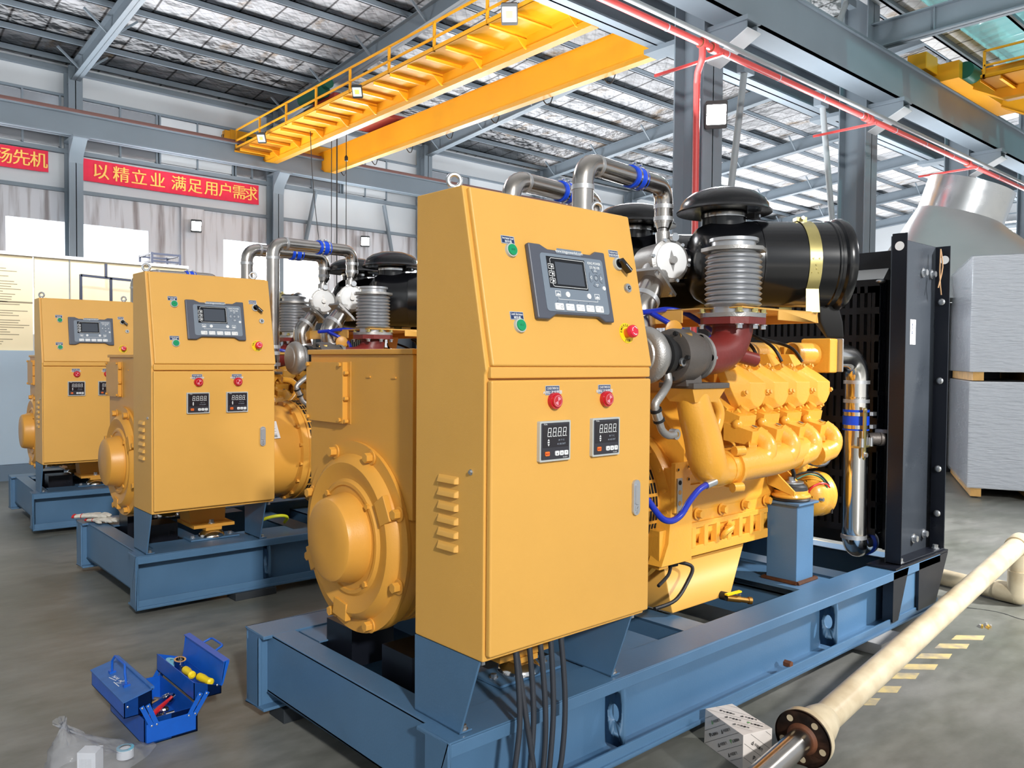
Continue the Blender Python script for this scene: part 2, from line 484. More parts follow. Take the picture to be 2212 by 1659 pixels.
    def text(self, s, t, txt, size, h, m, rot=0.0, bold=0.0, align='CENTER', sx=1.0, width=None):
        if bold and any(ord(ch) > 0x2e80 for ch in txt):
            for d in (-bold, bold):
                self.text(s + d * size * .6 * math.cos(rot), t + d * size * .6 * math.sin(rot), txt, size, h + (.0003 if d > 0 else -.0002), m, rot, 0, align, sx, width)
            bold = 0
        vs, fs, wd = glyphs(txt, bold)
        k = size
        kx = size * sx if width is None else width / max(wd, 1e-6)
        off = {'CENTER': -wd / 2, 'LEFT': 0.0, 'RIGHT': -wd}[align]
        c, sn = math.cos(rot), math.sin(rot)
        out = []
        for x, y in vs:
            a, b = (x + off) * kx, (y - 0.35) * k
            out.append((s + a * c - b * sn, t + a * sn + b * c, h))
        self.add(out, fs, m)
    def build(self, name, parent=None, bevel=0.0, seg=2, sharp=35, origin=None):
        me = bpy.data.meshes.new(name)
        O = Vector(origin) if origin is not None else ORIGIN
        me.from_pydata([p - O for p in self.v], [], self.f)
        for k in self.mats: me.materials.append(MATS[k])
        me.polygons.foreach_set('material_index', self.m)
        bm = bmesh.new(); bm.from_mesh(me)
        bmesh.ops.remove_doubles(bm, verts=bm.verts, dist=1e-6)
        bmesh.ops.recalc_face_normals(bm, faces=bm.faces)
        if bevel:
            ed = [e for e in bm.edges if len(e.link_faces) == 2 and e.calc_face_angle(0) > math.radians(30)]
            bmesh.ops.bevel(bm, geom=ed, offset=bevel, offset_type='OFFSET', segments=seg, profile=0.5, affect='EDGES', clamp_overlap=True)
        lim = math.radians(sharp)
        for f in bm.faces: f.smooth = True
        for e in bm.edges:
            if len(e.link_faces) == 2 and e.calc_face_angle(0) > lim: e.smooth = False
        bm.to_mesh(me); bm.free()
        o = bpy.data.objects.new(name, me)
        COL.objects.link(o)
        if bevel:
            wn = o.modifiers.new('flat_faces', 'WEIGHTED_NORMAL'); wn.keep_sharp = True; wn.weight = 60
        if parent: o.parent = parent
        elif origin is not None: o.location = O
        return o
ORIGIN = Vector((0, 0, 0))
_G = {}
def glyphs(txt, bold=0.0):
    key = (txt, bold)
    if key not in _G:
        cu = bpy.data.curves.new('t', 'FONT'); cu.body = txt; cu.size = 1; cu.offset = bold; cu.resolution_u = 3; cu.fill_mode = 'FRONT'
        ob = bpy.data.objects.new('t', cu); COL.objects.link(ob)
        bpy.context.view_layer.update()
        dg = bpy.context.evaluated_depsgraph_get()
        me = ob.evaluated_get(dg).to_mesh()
        vs = [(v.co.x, v.co.y) for v in me.vertices]; fs = [tuple(p.vertices) for p in me.polygons]
        wd = max((x for x, y in vs), default=0)
        ob.evaluated_get(dg).to_mesh_clear()
        bpy.data.objects.remove(ob); bpy.data.curves.remove(cu)
        _G[key] = (vs, fs, wd)
    return _G[key]

def tag(o, label=None, cat=None, group=None, kind=None):
    if label: o['label'] = label
    if cat: o['category'] = cat
    if group: o['group'] = group
    if kind: o['kind'] = kind
    return o
def empty(name, loc, rz=0.0):
    o = bpy.data.objects.new(name, None); COL.objects.link(o)
    o.location = loc; o.rotation_euler = (0, 0, rz); o.empty_display_size = 0.2
    return o
def copy_tree(o, parent=None, skip=()):
    c = o.copy(); COL.objects.link(c)
    if parent: c.parent = parent
    for ch in list(o.children):
        if ch.name.split('.')[0] in skip: continue
        copy_tree(ch, c, skip)
    return c
def structure(b, name, bevel=0.0, label=None):
    o = b.build(name, bevel=bevel)
    o['kind'] = 'structure'
    if label: o['label'] = label
    return o
# ------------------------------------------------------------------ the hall
X0, X1 = -8.0, 50.0
b = B(); b.box(X0, X1 + 10, -10, 26, -0.2, 0, 'floor_concrete'); structure(b, 'floor')
b = B(); b.box(-70, 100, -90, -10, -0.22, -0.01, 'yard_concrete'); b.box(-70, X0, -10, 60, -0.22, -0.01, 'yard_concrete'); structure(b, 'ground')  # unseen ground outside, added pale to bounce light up at the roof
def zroof(y): return 9.78 + 0.09 * (25.6 - y)
def zroof_r(y): return 9.45 + 0.05 * (8.2 - y)
b = B()
for x in [X0 + 2 * i for i in range(29)]:
    b.hexa([(x, 8.45, zroof(8.45)), (x + 2, 8.45, zroof(8.45)), (x + 2, 25.9, zroof(25.9)), (x, 25.9, zroof(25.9))],
           [(x, 8.45, zroof(8.45) + .1), (x + 2, 8.45, zroof(8.45) + .1), (x + 2, 25.9, zroof(25.9) + .1), (x, 25.9, zroof(25.9) + .1)], 'roof_insulation')
structure(b, 'ceiling')
SKY = (15.0, 31.0, 4.4, 7.5)
b = B()
for xa, xb, ya, yb in ((X0, SKY[0], -9, 8.35), (SKY[1], X1, -9, 8.35), (SKY[0], SKY[1], -9, SKY[2]), (SKY[0], SKY[1], SKY[3], 8.35)):
    b.hexa([(xa, ya, zroof_r(ya)), (xb, ya, zroof_r(ya)), (xb, yb, zroof_r(yb)), (xa, yb, zroof_r(yb))],
           [(xa, ya, zroof_r(ya) + .1), (xb, ya, zroof_r(ya) + .1), (xb, yb, zroof_r(yb) + .1), (xa, yb, zroof_r(yb) + .1)], 'roof_insulation')
structure(b, 'ceiling_right')
b = B()   # corrugated translucent roof light
n = 80
for i in range(n):
    xa = SKY[0] + (SKY[1] - SKY[0]) * i / n; xb = SKY[0] + (SKY[1] - SKY[0]) * (i + 1) / n; h = 0.03 if i % 2 else 0
    b.hexa([(xa, SKY[2], zroof_r(SKY[2]) + h), (xb, SKY[2], zroof_r(SKY[2]) + .03 - h), (xb, SKY[3], zroof_r(SKY[3]) + .03 - h), (xa, SKY[3], zroof_r(SKY[3]) + h)],
           [(xa, SKY[2], zroof_r(SKY[2]) + h + .01), (xb, SKY[2], zroof_r(SKY[2]) + .04 - h), (xb, SKY[3], zroof_r(SKY[3]) + .04 - h), (xa, SKY[3], zroof_r(SKY[3]) + h + .01)], 'skylight_sheet')
structure(b, 'window_1', label='translucent corrugated roof light over the right bay')

# left wall with its daylight windows
WX = [(4.62, 8.32), (10.62, 14.2), (16.6, 20.3), (22.6, 26.3), (28.6, 32.3), (34.6, 38.3), (40.6, 44.3)]
WZ0, WZ1 = 2.2, 5.38
b = B()
b.box(X0, X1, 25.62, 25.86, 0, WZ0, 'wall_plaster')
b.box(X0, X1, 25.62, 25.86, WZ1, 6.22, 'wall_plaster')
b.box(X0, X1, 25.66, 25.86, 6.22, 9.85, 'wall_panel')
xs = [X0] + [q for p in WX for q in p] + [X1]
for i in range(0, len(xs), 2):
    b.box(xs[i], xs[i + 1], 25.62, 25.86, WZ0, WZ1, 'wall_plaster')
structure(b, 'wall_left')
for i, (xa, xb) in enumerate(WX):
    b = B(); b.box(xa, xb, 25.72, 25.74, WZ0, WZ1, 'window_glass'); structure(b, 'window_%d' % (i + 2))
b = B(); b.box(X1, X1 + 0.2, 6, 25.8, 0, 7.8, 'wall_panel'); b.box(X1, X1 + .2, -9, 14.6, 7.8, 12, 'wall_panel'); b.box(X1, X1 + .2, 15.9, 25.8, 7.8, 12, 'wall_panel'); b.box(X1, X1 + .2, 14.6, 15.9, 9.4, 12, 'wall_panel')
structure(b, 'wall_far')
b = B(); b.box(X1 + .08, X1 + .1, 14.6, 15.9, 7.8, 9.4, 'window_glass'); structure(b, 'window_9')
b = B()
for k in range(9): b.box(X1 - .03, X1, 14.6, 15.9, 7.82 + k * .175, 7.9 + k * .175, 'wall_panel')
b.box(X1 - .06, X1 + .02, 14.5, 14.6, 7.7, 9.5, 'steel_grey'); b.box(X1 - .06, X1 + .02, 15.9, 16, 7.7, 9.5, 'steel_grey'); b.box(X1 - .06, X1 + .02, 14.5, 16, 7.7, 7.8, 'steel_grey')
structure(b, 'trim_1', label='shutter slats and frame of the far window')
b = B(); b.box(X0 - .2, X0, -9, 25.8, 0, 12, 'wall_panel'); structure(b, 'wall_back')  # unseen end wall, added to cut the light from behind
# girts, eave strut, flashing on the left wall
for i, (z0, z1, yy) in enumerate(((6.2, 6.3, 25.5), (7.28, 7.4, 25.5), (8.86, 8.92, 25.52), (9.52, 9.66, 25.46))):
    b = B(); b.box(X0, X1, yy, 25.66, z0, z1, 'steel_grey'); structure(b, 'trim_%d' % (i + 2))
# clerestory strip, some lights covered with foil
k = 0
for xa, xb, mt in ((-2.0, 0.4, 'foil'), (4.1, 5.95, 'foil'), (6.5, 8.55, 'foil'), (8.65, 10.9, 'wall_panel'), (11.0, 12.1, 'foil'), (12.6, 14.8, 'foil'), (14.9, 16.7, 'wall_panel'), (18.6, 20.6, 'foil'), (24.6, 26.6, 'foil'), (30.6, 32.6, 'foil')):
    b = B(); b.box(xa, xb, 25.57, 25.65, 7.46, 8.82, mt)
    for q in (xa, xb, (xa + xb) / 2): b.box(q - .025, q + .025, 25.54, 25.66, 7.42, 8.86, 'steel_grey')
    structure(b, 'window_%d' % (10 + k)); k += 1

LEFT_COLS = [6.22 + 6.0 * i for i in range(-1, 8)]
RIGHT_COLS = [11.93 + 6.0 * i for i in range(0, 7)]
def h_column(x, y, z0, z1, w, d, m='steel_grey', flare=None):
    """H section: flanges face the bay (y), web between"""
    b = B()
    b.box(x - w / 2, x + w / 2, y - d / 2, y - d / 2 + .025, z0, z1, m)
    b.box(x - w / 2, x + w / 2, y + d / 2 - .025, y + d / 2, z0, z1, m)
    b.box(x - .012, x + .012, y - d / 2, y + d / 2, z0, z1, m)
    return b
for x in LEFT_COLS:
    b = h_column(x, 25.3, 0, 9.6, 0.36, 0.5)
    b.hexa([(x - .18, 25.05, 6.95), (x + .18, 25.05, 6.95), (x + .18, 25.05, 7.58), (x - .18, 25.05, 7.58)],
           [(x - .18, 24.98, 7.2), (x + .18, 24.98, 7.2), (x + .18, 24.55, 7.58), (x - .18, 24.55, 7.58)], 'steel_grey')
    b.box(x - .2, x + .2, 24.5, 25.5, 7.54, 7.6, 'steel_grey')
    structure(b, 'column_left')
for i, x in enumerate(RIGHT_COLS):
    b = h_column(x, 8.5, 0, 11.1, 0.56, 0.62)
    # corbels carrying the two runway beams
    b.box(x - .2, x + .2, 7.42, 8.2, 7.12, 7.2, 'steel_grey')
    b.box(x - .2, x + .2, 8.8, 9.55, 7.12, 7.2, 'steel_grey')
    for s in (-.15, .15):
        b.hexa([(x + s - .012, 7.46, 7.12), (x + s + .012, 7.46, 7.12), (x + s + .012, 8.2, 7.12), (x + s - .012, 8.2, 7.12)],
               [(x + s - .012, 7.46, 6.98), (x + s + .012, 7.46, 6.98), (x + s + .012, 8.2, 6.62), (x + s - .012, 8.2, 6.62)], 'steel_grey')
    b.hexa([(x - .2, 7.42, 6.97), (x + .2, 7.42, 6.97), (x + .2, 8.2, 6.6), (x - .2, 8.2, 6.6)],
           [(x - .2, 7.42, 6.99), (x + .2, 7.42, 6.99), (x + .2, 8.2, 6.62), (x - .2, 8.2, 6.62)], 'wall_panel')
    structure(b, 'column_right')
# runway beams
def runway(y, z0, z1, w, name, rail=True, xa=X0):
    b = B()
    b.box(xa, X1, y - w / 2, y + w / 2, z0, z0 + .03, 'steel_grey')
    b.box(xa, X1, y - w / 2, y + w / 2, z1 - .03, z1, 'steel_grey')
    b.box(xa, X1, y - .02, y + .02, z0, z1, 'steel_grey')
    if rail: b.box(xa, X1, y - w / 2 - .02, y + w / 2 + .02, z1, z1 + .035, 'rail_brown'); b.box(xa, X1, y - .035, y + .035, z1 + .035, z1 + .13, 'rail_brown')
    structure(b, name)
runway(24.78, 7.6, 8.22, 0.34, 'beam_left')
b = B()   # box shaped runway beam of the right bay: its near side is a full plate
b.box(X0, X1, 7.56, 8.06, 7.2, 7.24, 'steel_grey'); b.box(X0, X1, 7.56, 7.6, 7.2, 7.98, 'steel_grey'); b.box(X0, X1, 7.5, 8.1, 7.98, 8.03, 'steel_grey'); b.box(X0, X1, 7.78, 7.84, 8.03, 8.13, 'rail_brown')
structure(b, 'beam_right')
runway(9.25, 7.2, 8.0, 0.36, 'beam_middle')
# rafters and purlins
for x in LEFT_COLS:
    b = B()
    def sec(x0, x1, lo, hi): 
        b.hexa([(x0, 25.45, lo(25.45)), (x1, 25.45, lo(25.45)), (x1, 25.45, hi(25.45)), (x0, 25.45, hi(25.45))],
               [(x0, 8.6, lo(8.6)), (x1, 8.6, lo(8.6)), (x1, 8.6, hi(8.6)), (x0, 8.6, hi(8.6))], 'steel_grey')
    top = lambda y: zroof(y) - 0.17
    bot = lambda y: zroof(y) - 0.62
    sec(x - .011, x + .011, bot, top)
    sec(x - .12, x + .12, lambda y: bot(y), lambda y: bot(y) + .022)
    sec(x - .12, x + .12, lambda y: top(y) - .022, top)
    for j in range(7):   # fly braces
        y = 24.3 - 2.5 * j
        for s in (-1, 1): b.beam((x + s * .06, y, bot(y) + .03), (x + s * .62, y, top(y) + .06), .05, .05, 'steel_grey')
    structure(b, 'beam_rafter')
for j in range(14):
    y = 25.1 - 1.25 * j
    z = zroof(y)
    b = B()
    b.box(X0, X1, y - .02, y + .02, z - .17, z, 'steel_grey'); b.box(X0, X1, y - .07, y + .02, z - .17, z - .155, 'steel_grey'); b.box(X0, X1, y - .02, y + .07, z - .015, z, 'steel_grey')
    structure(b, 'trim_purlin')
for i, x in enumerate(RIGHT_COLS):
    b = B()
    b.box(x - .012, x + .012, -9, 8.3, 8.42, 8.95, 'steel_grey'); b.box(x - .13, x + .13, -9, 8.3, 8.42, 8.45, 'steel_grey'); b.box(x - .13, x + .13, -9, 8.3, 8.93, 8.96, 'steel_grey')
    for y in (6.9, 4.4, 1.9): b.box(x - .1, x + .1, y - .01, y + .01, 8.45, 8.93, 'steel_grey'); b.box(x - .05, x + .05, y - .35, y - .25, 8.95, zroof_r(y), 'steel_grey')
    structure(b, 'beam_right_bay')
for j in range(9):
    y = 7.9 - 1.5 * j
    b = B(); b.box(X0, X1, y - .03, y + .03, zroof_r(y) - .16, zroof_r(y), 'steel_grey'); b.box(X0, X1, y - .09, y + .03, zroof_r(y) - .16, zroof_r(y) - .145, 'steel_grey')
    structure(b, 'trim_purlin_right')
# tubular braces hanging between the right columns, and on the left wall
for p, q in (((13.4, 8.5, 7.2), (12.85, 8.5, 4.0)), ((16.25, 8.5, 7.2), (16.95, 8.5, 4.0)), ((15.35, 8.5, 9.9), (15.9, 8.5, 8.05)), ((17.4, 8.5, 9.6), (16.5, 8.5, 8.05))):
    b = B(); b.cyl(p, q, .062, 'pipe_grey', n=14)
    d = (Vector(q) - Vector(p)).normalized()
    b.box(p[0] - .17, p[0] + .17, 8.42, 8.58, p[2] - .3, p[2] + .02, 'steel_grey')
    structure(b, 'beam_brace')
for p, q in (((13.75, 25.4, 7.3), (13.25, 25.4, 5.0)), ((16.5, 25.4, 7.2), (16.95, 25.4, 5.0)), ((15.0, 25.4, 8.0), (15.9, 25.4, 9.3))):
    b = B(); b.cyl(p, q, .07, 'steel_grey', n=12); structure(b, 'beam_brace')
b = B(); b.box(9.25, 9.95, 25.5, 25.64, 0, 6.2, 'wall_plaster'); structure(b, 'column_pilaster')

# floor marking: worn yellow stripes, and a crack in the concrete
b = B()
for i, x in enumerate((3.67, 3.89, 4.13, 4.33, 4.55, 4.79, 5.01)):
    q = random.uniform(-.012, .012)
    b.hexa([(x - .105, 1.742 + q, .0005), (x - .005, 1.752 + q, .0005), (x + .115, 1.640 + q, .0005), (x + .02, 1.622 + q, .0005)],
           [(x - .105, 1.742 + q, .0015), (x - .005, 1.752 + q, .0015), (x + .115, 1.640 + q, .0015), (x + .02, 1.622 + q, .0015)], 'paint_yellow')
tag(structure(b, 'floor_marking'), 'worn yellow stripes painted on the concrete floor')
b = B()
pts = smooth_path([(5.585, 2.3, 0), (5.593, 2.12, 0), (5.575, 2.03, 0), (5.668, 1.81, 0), (5.673, 1.70, 0), (5.628, 1.57, 0), (5.66, 1.3, 0)], 5)
for i in range(len(pts) - 1):
    a, c = pts[i], pts[i + 1]; wdt = .004 + .003 * random.random()
    b.poly([(a.x - wdt, a.y, .001), (a.x + wdt, a.y, .001), (c.x + wdt, c.y, .001), (c.x - wdt, c.y, .001)], 'dark_slot')
tag(structure(b, 'floor_crack'), 'thin crack across the concrete floor')

# ------------------------------------------------------------------ banners
def banner(x0, x1, y, z0, z1, chars, label, sag=0.02):
    def P(s, t):
        s2 = x0 + (x1 - x0) * s
        return (s2, y - 0.012 + .010 * math.sin(s * 55 + t * 5) * (1 - t * .4) + .006 * math.sin(s * 140), z0 + (z1 - z0) * t - sag * 4 * s * (1 - s))
    b = B(); nx, nz = 90, 8
    fr = [P(i / nx, j / nz) for j in range(nz + 1) for i in range(nx + 1)]
    bk = [(p[0], p[1] + .006, p[2]) for p in fr]
    n = len(fr); fs = []
    for j in range(nz):
        for i in range(nx):
            a = j * (nx + 1) + i
            fs += [(a, a + 1, a + nx + 2, a + nx + 1), (n + a, n + a + nx + 1, n + a + nx + 2, n + a + 1)]
    for i in range(nx): fs += [(i, n + i, n + i + 1, i + 1), (nz * (nx + 1) + i, nz * (nx + 1) + i + 1, n + nz * (nx + 1) + i + 1, n + nz * (nx + 1) + i)]
    b.add(fr + bk, fs, 'banner_red')
    o = b.build('banner', origin=(x0, y, z0))
    tag(o, label, 'banner', 'red slogan banners on the left wall')
    t = B(); t.F = frame_xyn((0, y - .045, 0), (1, 0, 0), (0, 0, 1))
    for ch, s in chars:
        t.text(x0 + (x1 - x0) * s, z0 + (z1 - z0) * .5 - sag * 4 * s * (1 - s) * .9, ch, (z1 - z0) * .76, 0, 'banner_gold', bold=.018)
    t.build('lettering', o, origin=(x0, y, z0))
banner(6.5, 11.72, 25.45, 6.58, 7.2, list(zip('以精立业满足用户需求', (.085, .19, .285, .385, .505, .60, .695, .78, .868, .945))), 'long red banner with ten yellow characters, between two columns')
banner(1.2, 5.62, 25.45, 6.66, 7.24, list(zip('市场先机', (.62, .755, .85, .945))), 'red banner cut off at the left edge, left of the first column')

# ------------------------------------------------------------------ red fire main, grey conduit
r = empty('fire_pipe', (11.6, 8.0, 0)); tag(r, 'long red fire main running along the right runway beam', 'pipe')
ORIGIN = Vector((11.6, 8.0, 0))
YP = 7.25
zp = 1.55 + (6.91 - 1.55) * YP / 8.2
b = B(); b.cyl((X0 + 9, YP, zp), (X1 - .2, YP, zp), .052, 'pipe_red', n=16)
for i in range(16):
    x = 9.4 + 1.5 * i; b.cyl((x, YP, zp), (x + .02, YP, zp), .055, 'label_rim', n=16)
b.build('main', r)
xd = 10.42
b = B(); b.tube(round_path([(xd - .15, YP, zp), (xd - .15, YP, zp - .22), (xd - .05, YP + .15, zp - .36), (xd, YP + .2, zp - .5), (xd, YP + .2, 0.3)], .1), .05, 'pipe_red', 14); b.build('drop', r)
for x in (xd - .15, xd + .12, 15.6, 15.75, 20.9):
    b = B(); b.cyl((x - .05, YP, zp), (x + .05, YP, zp), .08, 'pipe_red', n=16); b.cyl((x - .07, YP, zp), (x - .05, YP, zp), .065, 'rust', n=14); b.cyl((x + .05, YP, zp), (x + .07, YP, zp), .065, 'rust', n=14); b.build('coupling', r)
for x in (xd + .25, 15.85, 21.1):
    b = B(); b.box(x - .02, x + .02, YP - .1, YP + 1.2, zp - .1, zp - .06, 'pipe_red'); b.build('bracket', r)
ORIGIN = Vector((0, 0, 0))
b = B(); b.cyl((X0 + 9, 7.33, zp + .2), (X1 - .2, 7.33, zp + .2), .04, 'pipe_grey', n=12)
tag(b.build('conduit', origin=(12, 7.33, zp + .2)), 'grey conduit running above the red fire main', 'pipe')
# ------------------------------------------------------------------ generator set (built once, copied twice)
GO = Vector((1.5, 1.943, 0.0))
ORIGIN = GO
gen = empty('generator_set', GO)
YC = 2.72
X, Y, Z = Vector((1, 0, 0)), Vector((0, 1, 0)), Vector((0, 0, 1))

# ---- base frame
base = empty('base_frame', (0, 0, 0)); base.parent = gen
def rail(y, s):
    """s = -1: outer lip towards -y"""
    b = B(); o = y
    i = y - s * .17
    lo, hi = min(o, i), max(o, i)
    b.box(1.5, 5.3, lo, hi, .372, .387, 'base_blue')
    b.box(1.5, 5.3, min(o, o - s * .012), max(o, o - s * .012), .338, .380, 'base_blue')
    wv = o - s * .108
    b.box(1.5, 5.3, min(wv, wv - s * .014), max(wv, wv - s * .014), .07, .38, 'base_blue')
    b.box(1.5, 5.3, lo, hi, .066, .08, 'base_blue')
    b.box(1.5, 5.3, min(o - s * .01, o - s * .022), max(o - s * .01, o - s * .022), .066, .118, 'base_blue')
    b.box(1.5, 1.514, min(o, o - s * .125), max(o, o - s * .125), .066, .387, 'base_blue')
    return b
rail(1.943, -1).build('rail', base, bevel=.004)
rail(3.383, 1).build('rail', base, bevel=.004)
b = B(); b.box(1.54, 1.554, 2.06, 3.27, .13, .385, 'base_blue'); b.box(1.54, 1.645, 2.06, 3.27, .372, .386, 'base_blue'); b.box(1.54, 1.645, 2.06, 3.27, .13, .144, 'base_blue')
b.build('end_beam', base, bevel=.004)
for x in (1.95, 2.75, 3.1, 4.02, 4.55, 5.25):
    b = B(); b.box(x, x + .16, 2.07, 3.256, .30, .312, 'base_blue'); b.box(x, x + .012, 2.07, 3.256, .14, .31, 'base_blue'); b.box(x + .148, x + .16, 2.07, 3.256, .14, .31, 'base_blue')
    if x == 4.02: b.box(x - .06, x + .26, 2.07, 3.256, .355, .37, 'base_blue')
    b.build('cross_member', base)
for ya, yb in ((2.12, 2.30), (3.03, 3.21)): b = B(); b.box(1.66, 2.6, ya, yb, .374, .380, 'base_blue'); b.build('mounting_shelf', base)
for x in (2.335, 4.0):
    for y, s in ((1.955, 1), (3.371, -1)):
        b = B(); n = 20; cy, cz, R = y + s * .048, .225, .022
        out = []; inn = []
        y1 = y + s * .055
        for k in range(n):
            a = 2 * math.pi * k / n; inn.append((cy + R * math.cos(a), cz + R * 1.6 * math.sin(a)))
        hw, hh = .0475, .125
        for k in range(n):
            a = 2 * math.pi * k / n; c, q = math.cos(a), math.sin(a); t = min(hw / max(abs(c), 1e-6), hh / max(abs(q), 1e-6)); out.append((cy + t * c, cz + t * q))
        for k in range(n):
            k2 = (k + 1) % n
            pl = [inn[k], out[k], out[k2], inn[k2]]
            b.hexa([(x, p, q) for p, q in pl], [(x + .012, p, q) for p, q in pl], 'base_blue')
        b.build('stiffener', base)
# radiator brackets at the far end
for y, s in ((1.943, 1), (3.383, -1)):
    b = B()
    b.box(4.66, 5.42, min(y, y + s * .17), max(y, y + s * .17), .387, .400, 'black_steel')
    for xa, xb, xc, xd in ((4.64, 4.83, 4.66, 4.70), (4.98, 5.38, 5.0, 5.2)):
        ys = (y + s * .0, y + s * .012) if xa > 4.9 else (y + s * .012, y + s * .055)
    b.hexa([(4.632, y, .385), (4.84, y, .385), (4.705, y, .10), (4.632, y, .10)], [(4.632, y + s * .06, .385), (4.84, y + s * .06, .385), (4.705, y + s * .06, .10), (4.632, y + s * .06, .10)], 'black_steel')
    b.hexa([(4.98, y, .385), (5.42, y, .385), (5.24, y, .10), (4.98, y, .10)], [(4.98, y + s * .06, .385), (5.42, y + s * .06, .385), (5.24, y + s * .06, .10), (4.98, y + s * .06, .10)], 'black_steel')
    b.hexa([(4.84, y + s * .02, .385), (4.98, y + s * .02, .385), (4.98, y + s * .02, .10), (4.71, y + s * .02, .10)], [(4.84, y + s * .03, .385), (4.98, y + s * .03, .385), (4.98, y + s * .03, .10), (4.71, y + s * .03, .10)], 'base_blue')
    o = b.build('radiator_bracket', base, bevel=.002); o['label'] = 'dark gusset carrying the radiator'
# anti vibration post by the engine
b = B(); b.box(4.03, 4.21, 2.2, 2.38, .37, .79, 'base_blue'); b.box(4.012, 4.228, 2.18, 2.4, .79, .805, 'base_blue')
b.build('mount_post', base, bevel=.006)
b = B(); b.tube([(4.02, 2.19, .375), (4.22, 2.19, .375), (4.22, 2.39, .375), (4.02, 2.39, .375), (4.02, 2.19, .375)], .014, 'weld_burn', 8); b.build('weld_bead', base)
b = B(); b.bolt((3.55, 1.99, .125), (0, -1, 0), .017, .035, 'rust'); b.build('drain_plug', base)

# ---- control cabinet
cab = empty('control_cabinet', (0, 0, 0)); cab.parent = gen
side = [(2.215, .642), (1.863, .642), (1.863, 1.512), (1.857, 1.522), (1.863, 1.55), (1.978, 2.09), (2.215, 2.09)]
b = B(); b.prism(side, 'x', 1.565, 2.325, 'cabinet_yellow')
b.box(1.575, 2.325, 1.845, 1.88, 1.498, 1.534, 'cabinet_yellow')
b.build('cabinet_body', cab, bevel=.006)
b = B(); b.box(1.572, 2.322, 1.838, 1.862, .66, 1.493, 'cabinet_yellow'); b.build('lower_door', cab, bevel=.007, seg=3)
UF = frame_xyn((0, 1.843, 1.54), (1, 0, 0), (0, .117, .543))     # s = x, t up the sloping door, h out
b = B(); b.F = UF; b.box(1.580, 2.332, -.004, .558, -.024, .0, 'cabinet_yellow'); b.build('upper_door', cab, bevel=.007, seg=3)
T = lambda z: (z - 1.54) / .9776
LF = frame_xyn((0, 1.838, 0), (1, 0, 0), (0, 0, 1))
SF = frame_xyn((1.565, 0, 0), (0, -1, 0), (0, 0, 1))              # left side: s = -y
for k in range(6):
    z = 1.178 - .0425 * k
    b = B(); b.F = SF
    s0, s1 = -2.09, -1.982
    b.hexa([(s0, z - .012, 0), (s1, z - .012, 0), (s1, z + .014, 0), (s0, z + .014, 0)], [(s0 + .008, z - .011, .014), (s1 - .008, z - .011, .014), (s1 - .012, z + .004, .010), (s0 + .012, z + .004, .010)], 'cabinet_yellow')
    b.build('louver', cab, bevel=.003)
b = B(); b.F = SF; b.disc(-1.923, 1.212, .009, 0, .003, 'zinc', 12); b.disc(-1.923, 1.212, .006, .003, .008, 'zinc', 6); b.build('side_screw', cab)
for x in (1.60, 2.27):
    b = B(); y = 2.06
    b.cyl((x, y, 2.09), (x, y, 2.099), .018, 'zinc', n=14)
    b.torus((x, y, 2.120), (0.5, 1, 0), .020, .0075, 'zinc', 24, 10)
    b.build('lifting_eye', cab)
# plates that carry the cabinet on the rail
for x in (1.565, 2.276):
    b = B()
    pl = [(2.214, .640), (1.879, .640), (1.972, .387), (2.212, .387)]
    b.prism(pl, 'x', x, x + .008, 'base_blue')
    b.box(x, x + .05, 1.972, 2.212, .387, .392, 'base_blue')
    b.bolt((x + .025, 1.985, .392), Z, .011, .012, 'zinc', 'zinc'); b.bolt((x + .035, 1.91, .642), -Z, .012, .02, 'zinc', 'zinc')
    b.build('support_plate', cab)
# controller on the sloping door
b = B(); b.F = UF
s0, s1, t0, t1 = 1.778, 2.141, T(1.682), T(1.926)
w = s1 - s0
out = [(s0, t0), (s0 + .052, t0), (s0 + .085, t0 + .017), (s1 - .075, t0 + .017), (s1 - .045, t0), (s1, t0), (s1 - .0, t1), (s1 - .045, t1), (s1 - .07, t1 - .014), (s0 + .085, t1 - .014), (s0 + .052, t1), (s0, t1)]
b.prism(out, 'z', 0, .020, 'controller_dark')
b.build('controller', cab, bevel=.006, seg=3)
ctl = [o for o in cab.children if o.name.startswith('controller')][-1]
b = B(); b.F = UF
fs0, fs1, ft0, ft1 = s0 + .043, s1 - .022, t0 + .026, t1 - .030
b.rrect(fs0, fs1, ft0, ft1, .019, .0215, 'controller_face', .012)
h = .0225
cx = (s0 + s1) / 2
b.poly([(cx - .062, t1 - .026, h - .0015), (cx + .056, t1 - .026, h - .0015), (cx + .062, t1 - .008, h - .0015), (cx - .056, t1 - .008, h - .0015)], 'controller_face')
b.text(cx, t1 - .017, 'www.kingpowerltd.com', .0135, h - .0008, 'print_white', bold=.01)
a0, a1, c0, c1 = 1.847, 2.027, T(1.784), T(1.887)
b.rect(a0, a1, c0, c1, .02, h, 'screen_black')
b.rect(1.883, 2.012, T(1.797), T(1.871), h - .001, h + .0006, 'lcd')
hl = h + .001
b.pline([(a0 + .014, c1 - .023), (a0 + .014, c1 - .010), (a0 + .020, c1 - .005), (a1 - .006, c1 - .005), (a1 - .004, c1 - .008), (a1 - .004, c0 + .008), (a1 - .007, c0 + .005), (a0 + .020, c0 + .005), (a0 + .014, c0 + .010), (a0 + .014, c0 + .022)], .0016, hl, 'print_white')
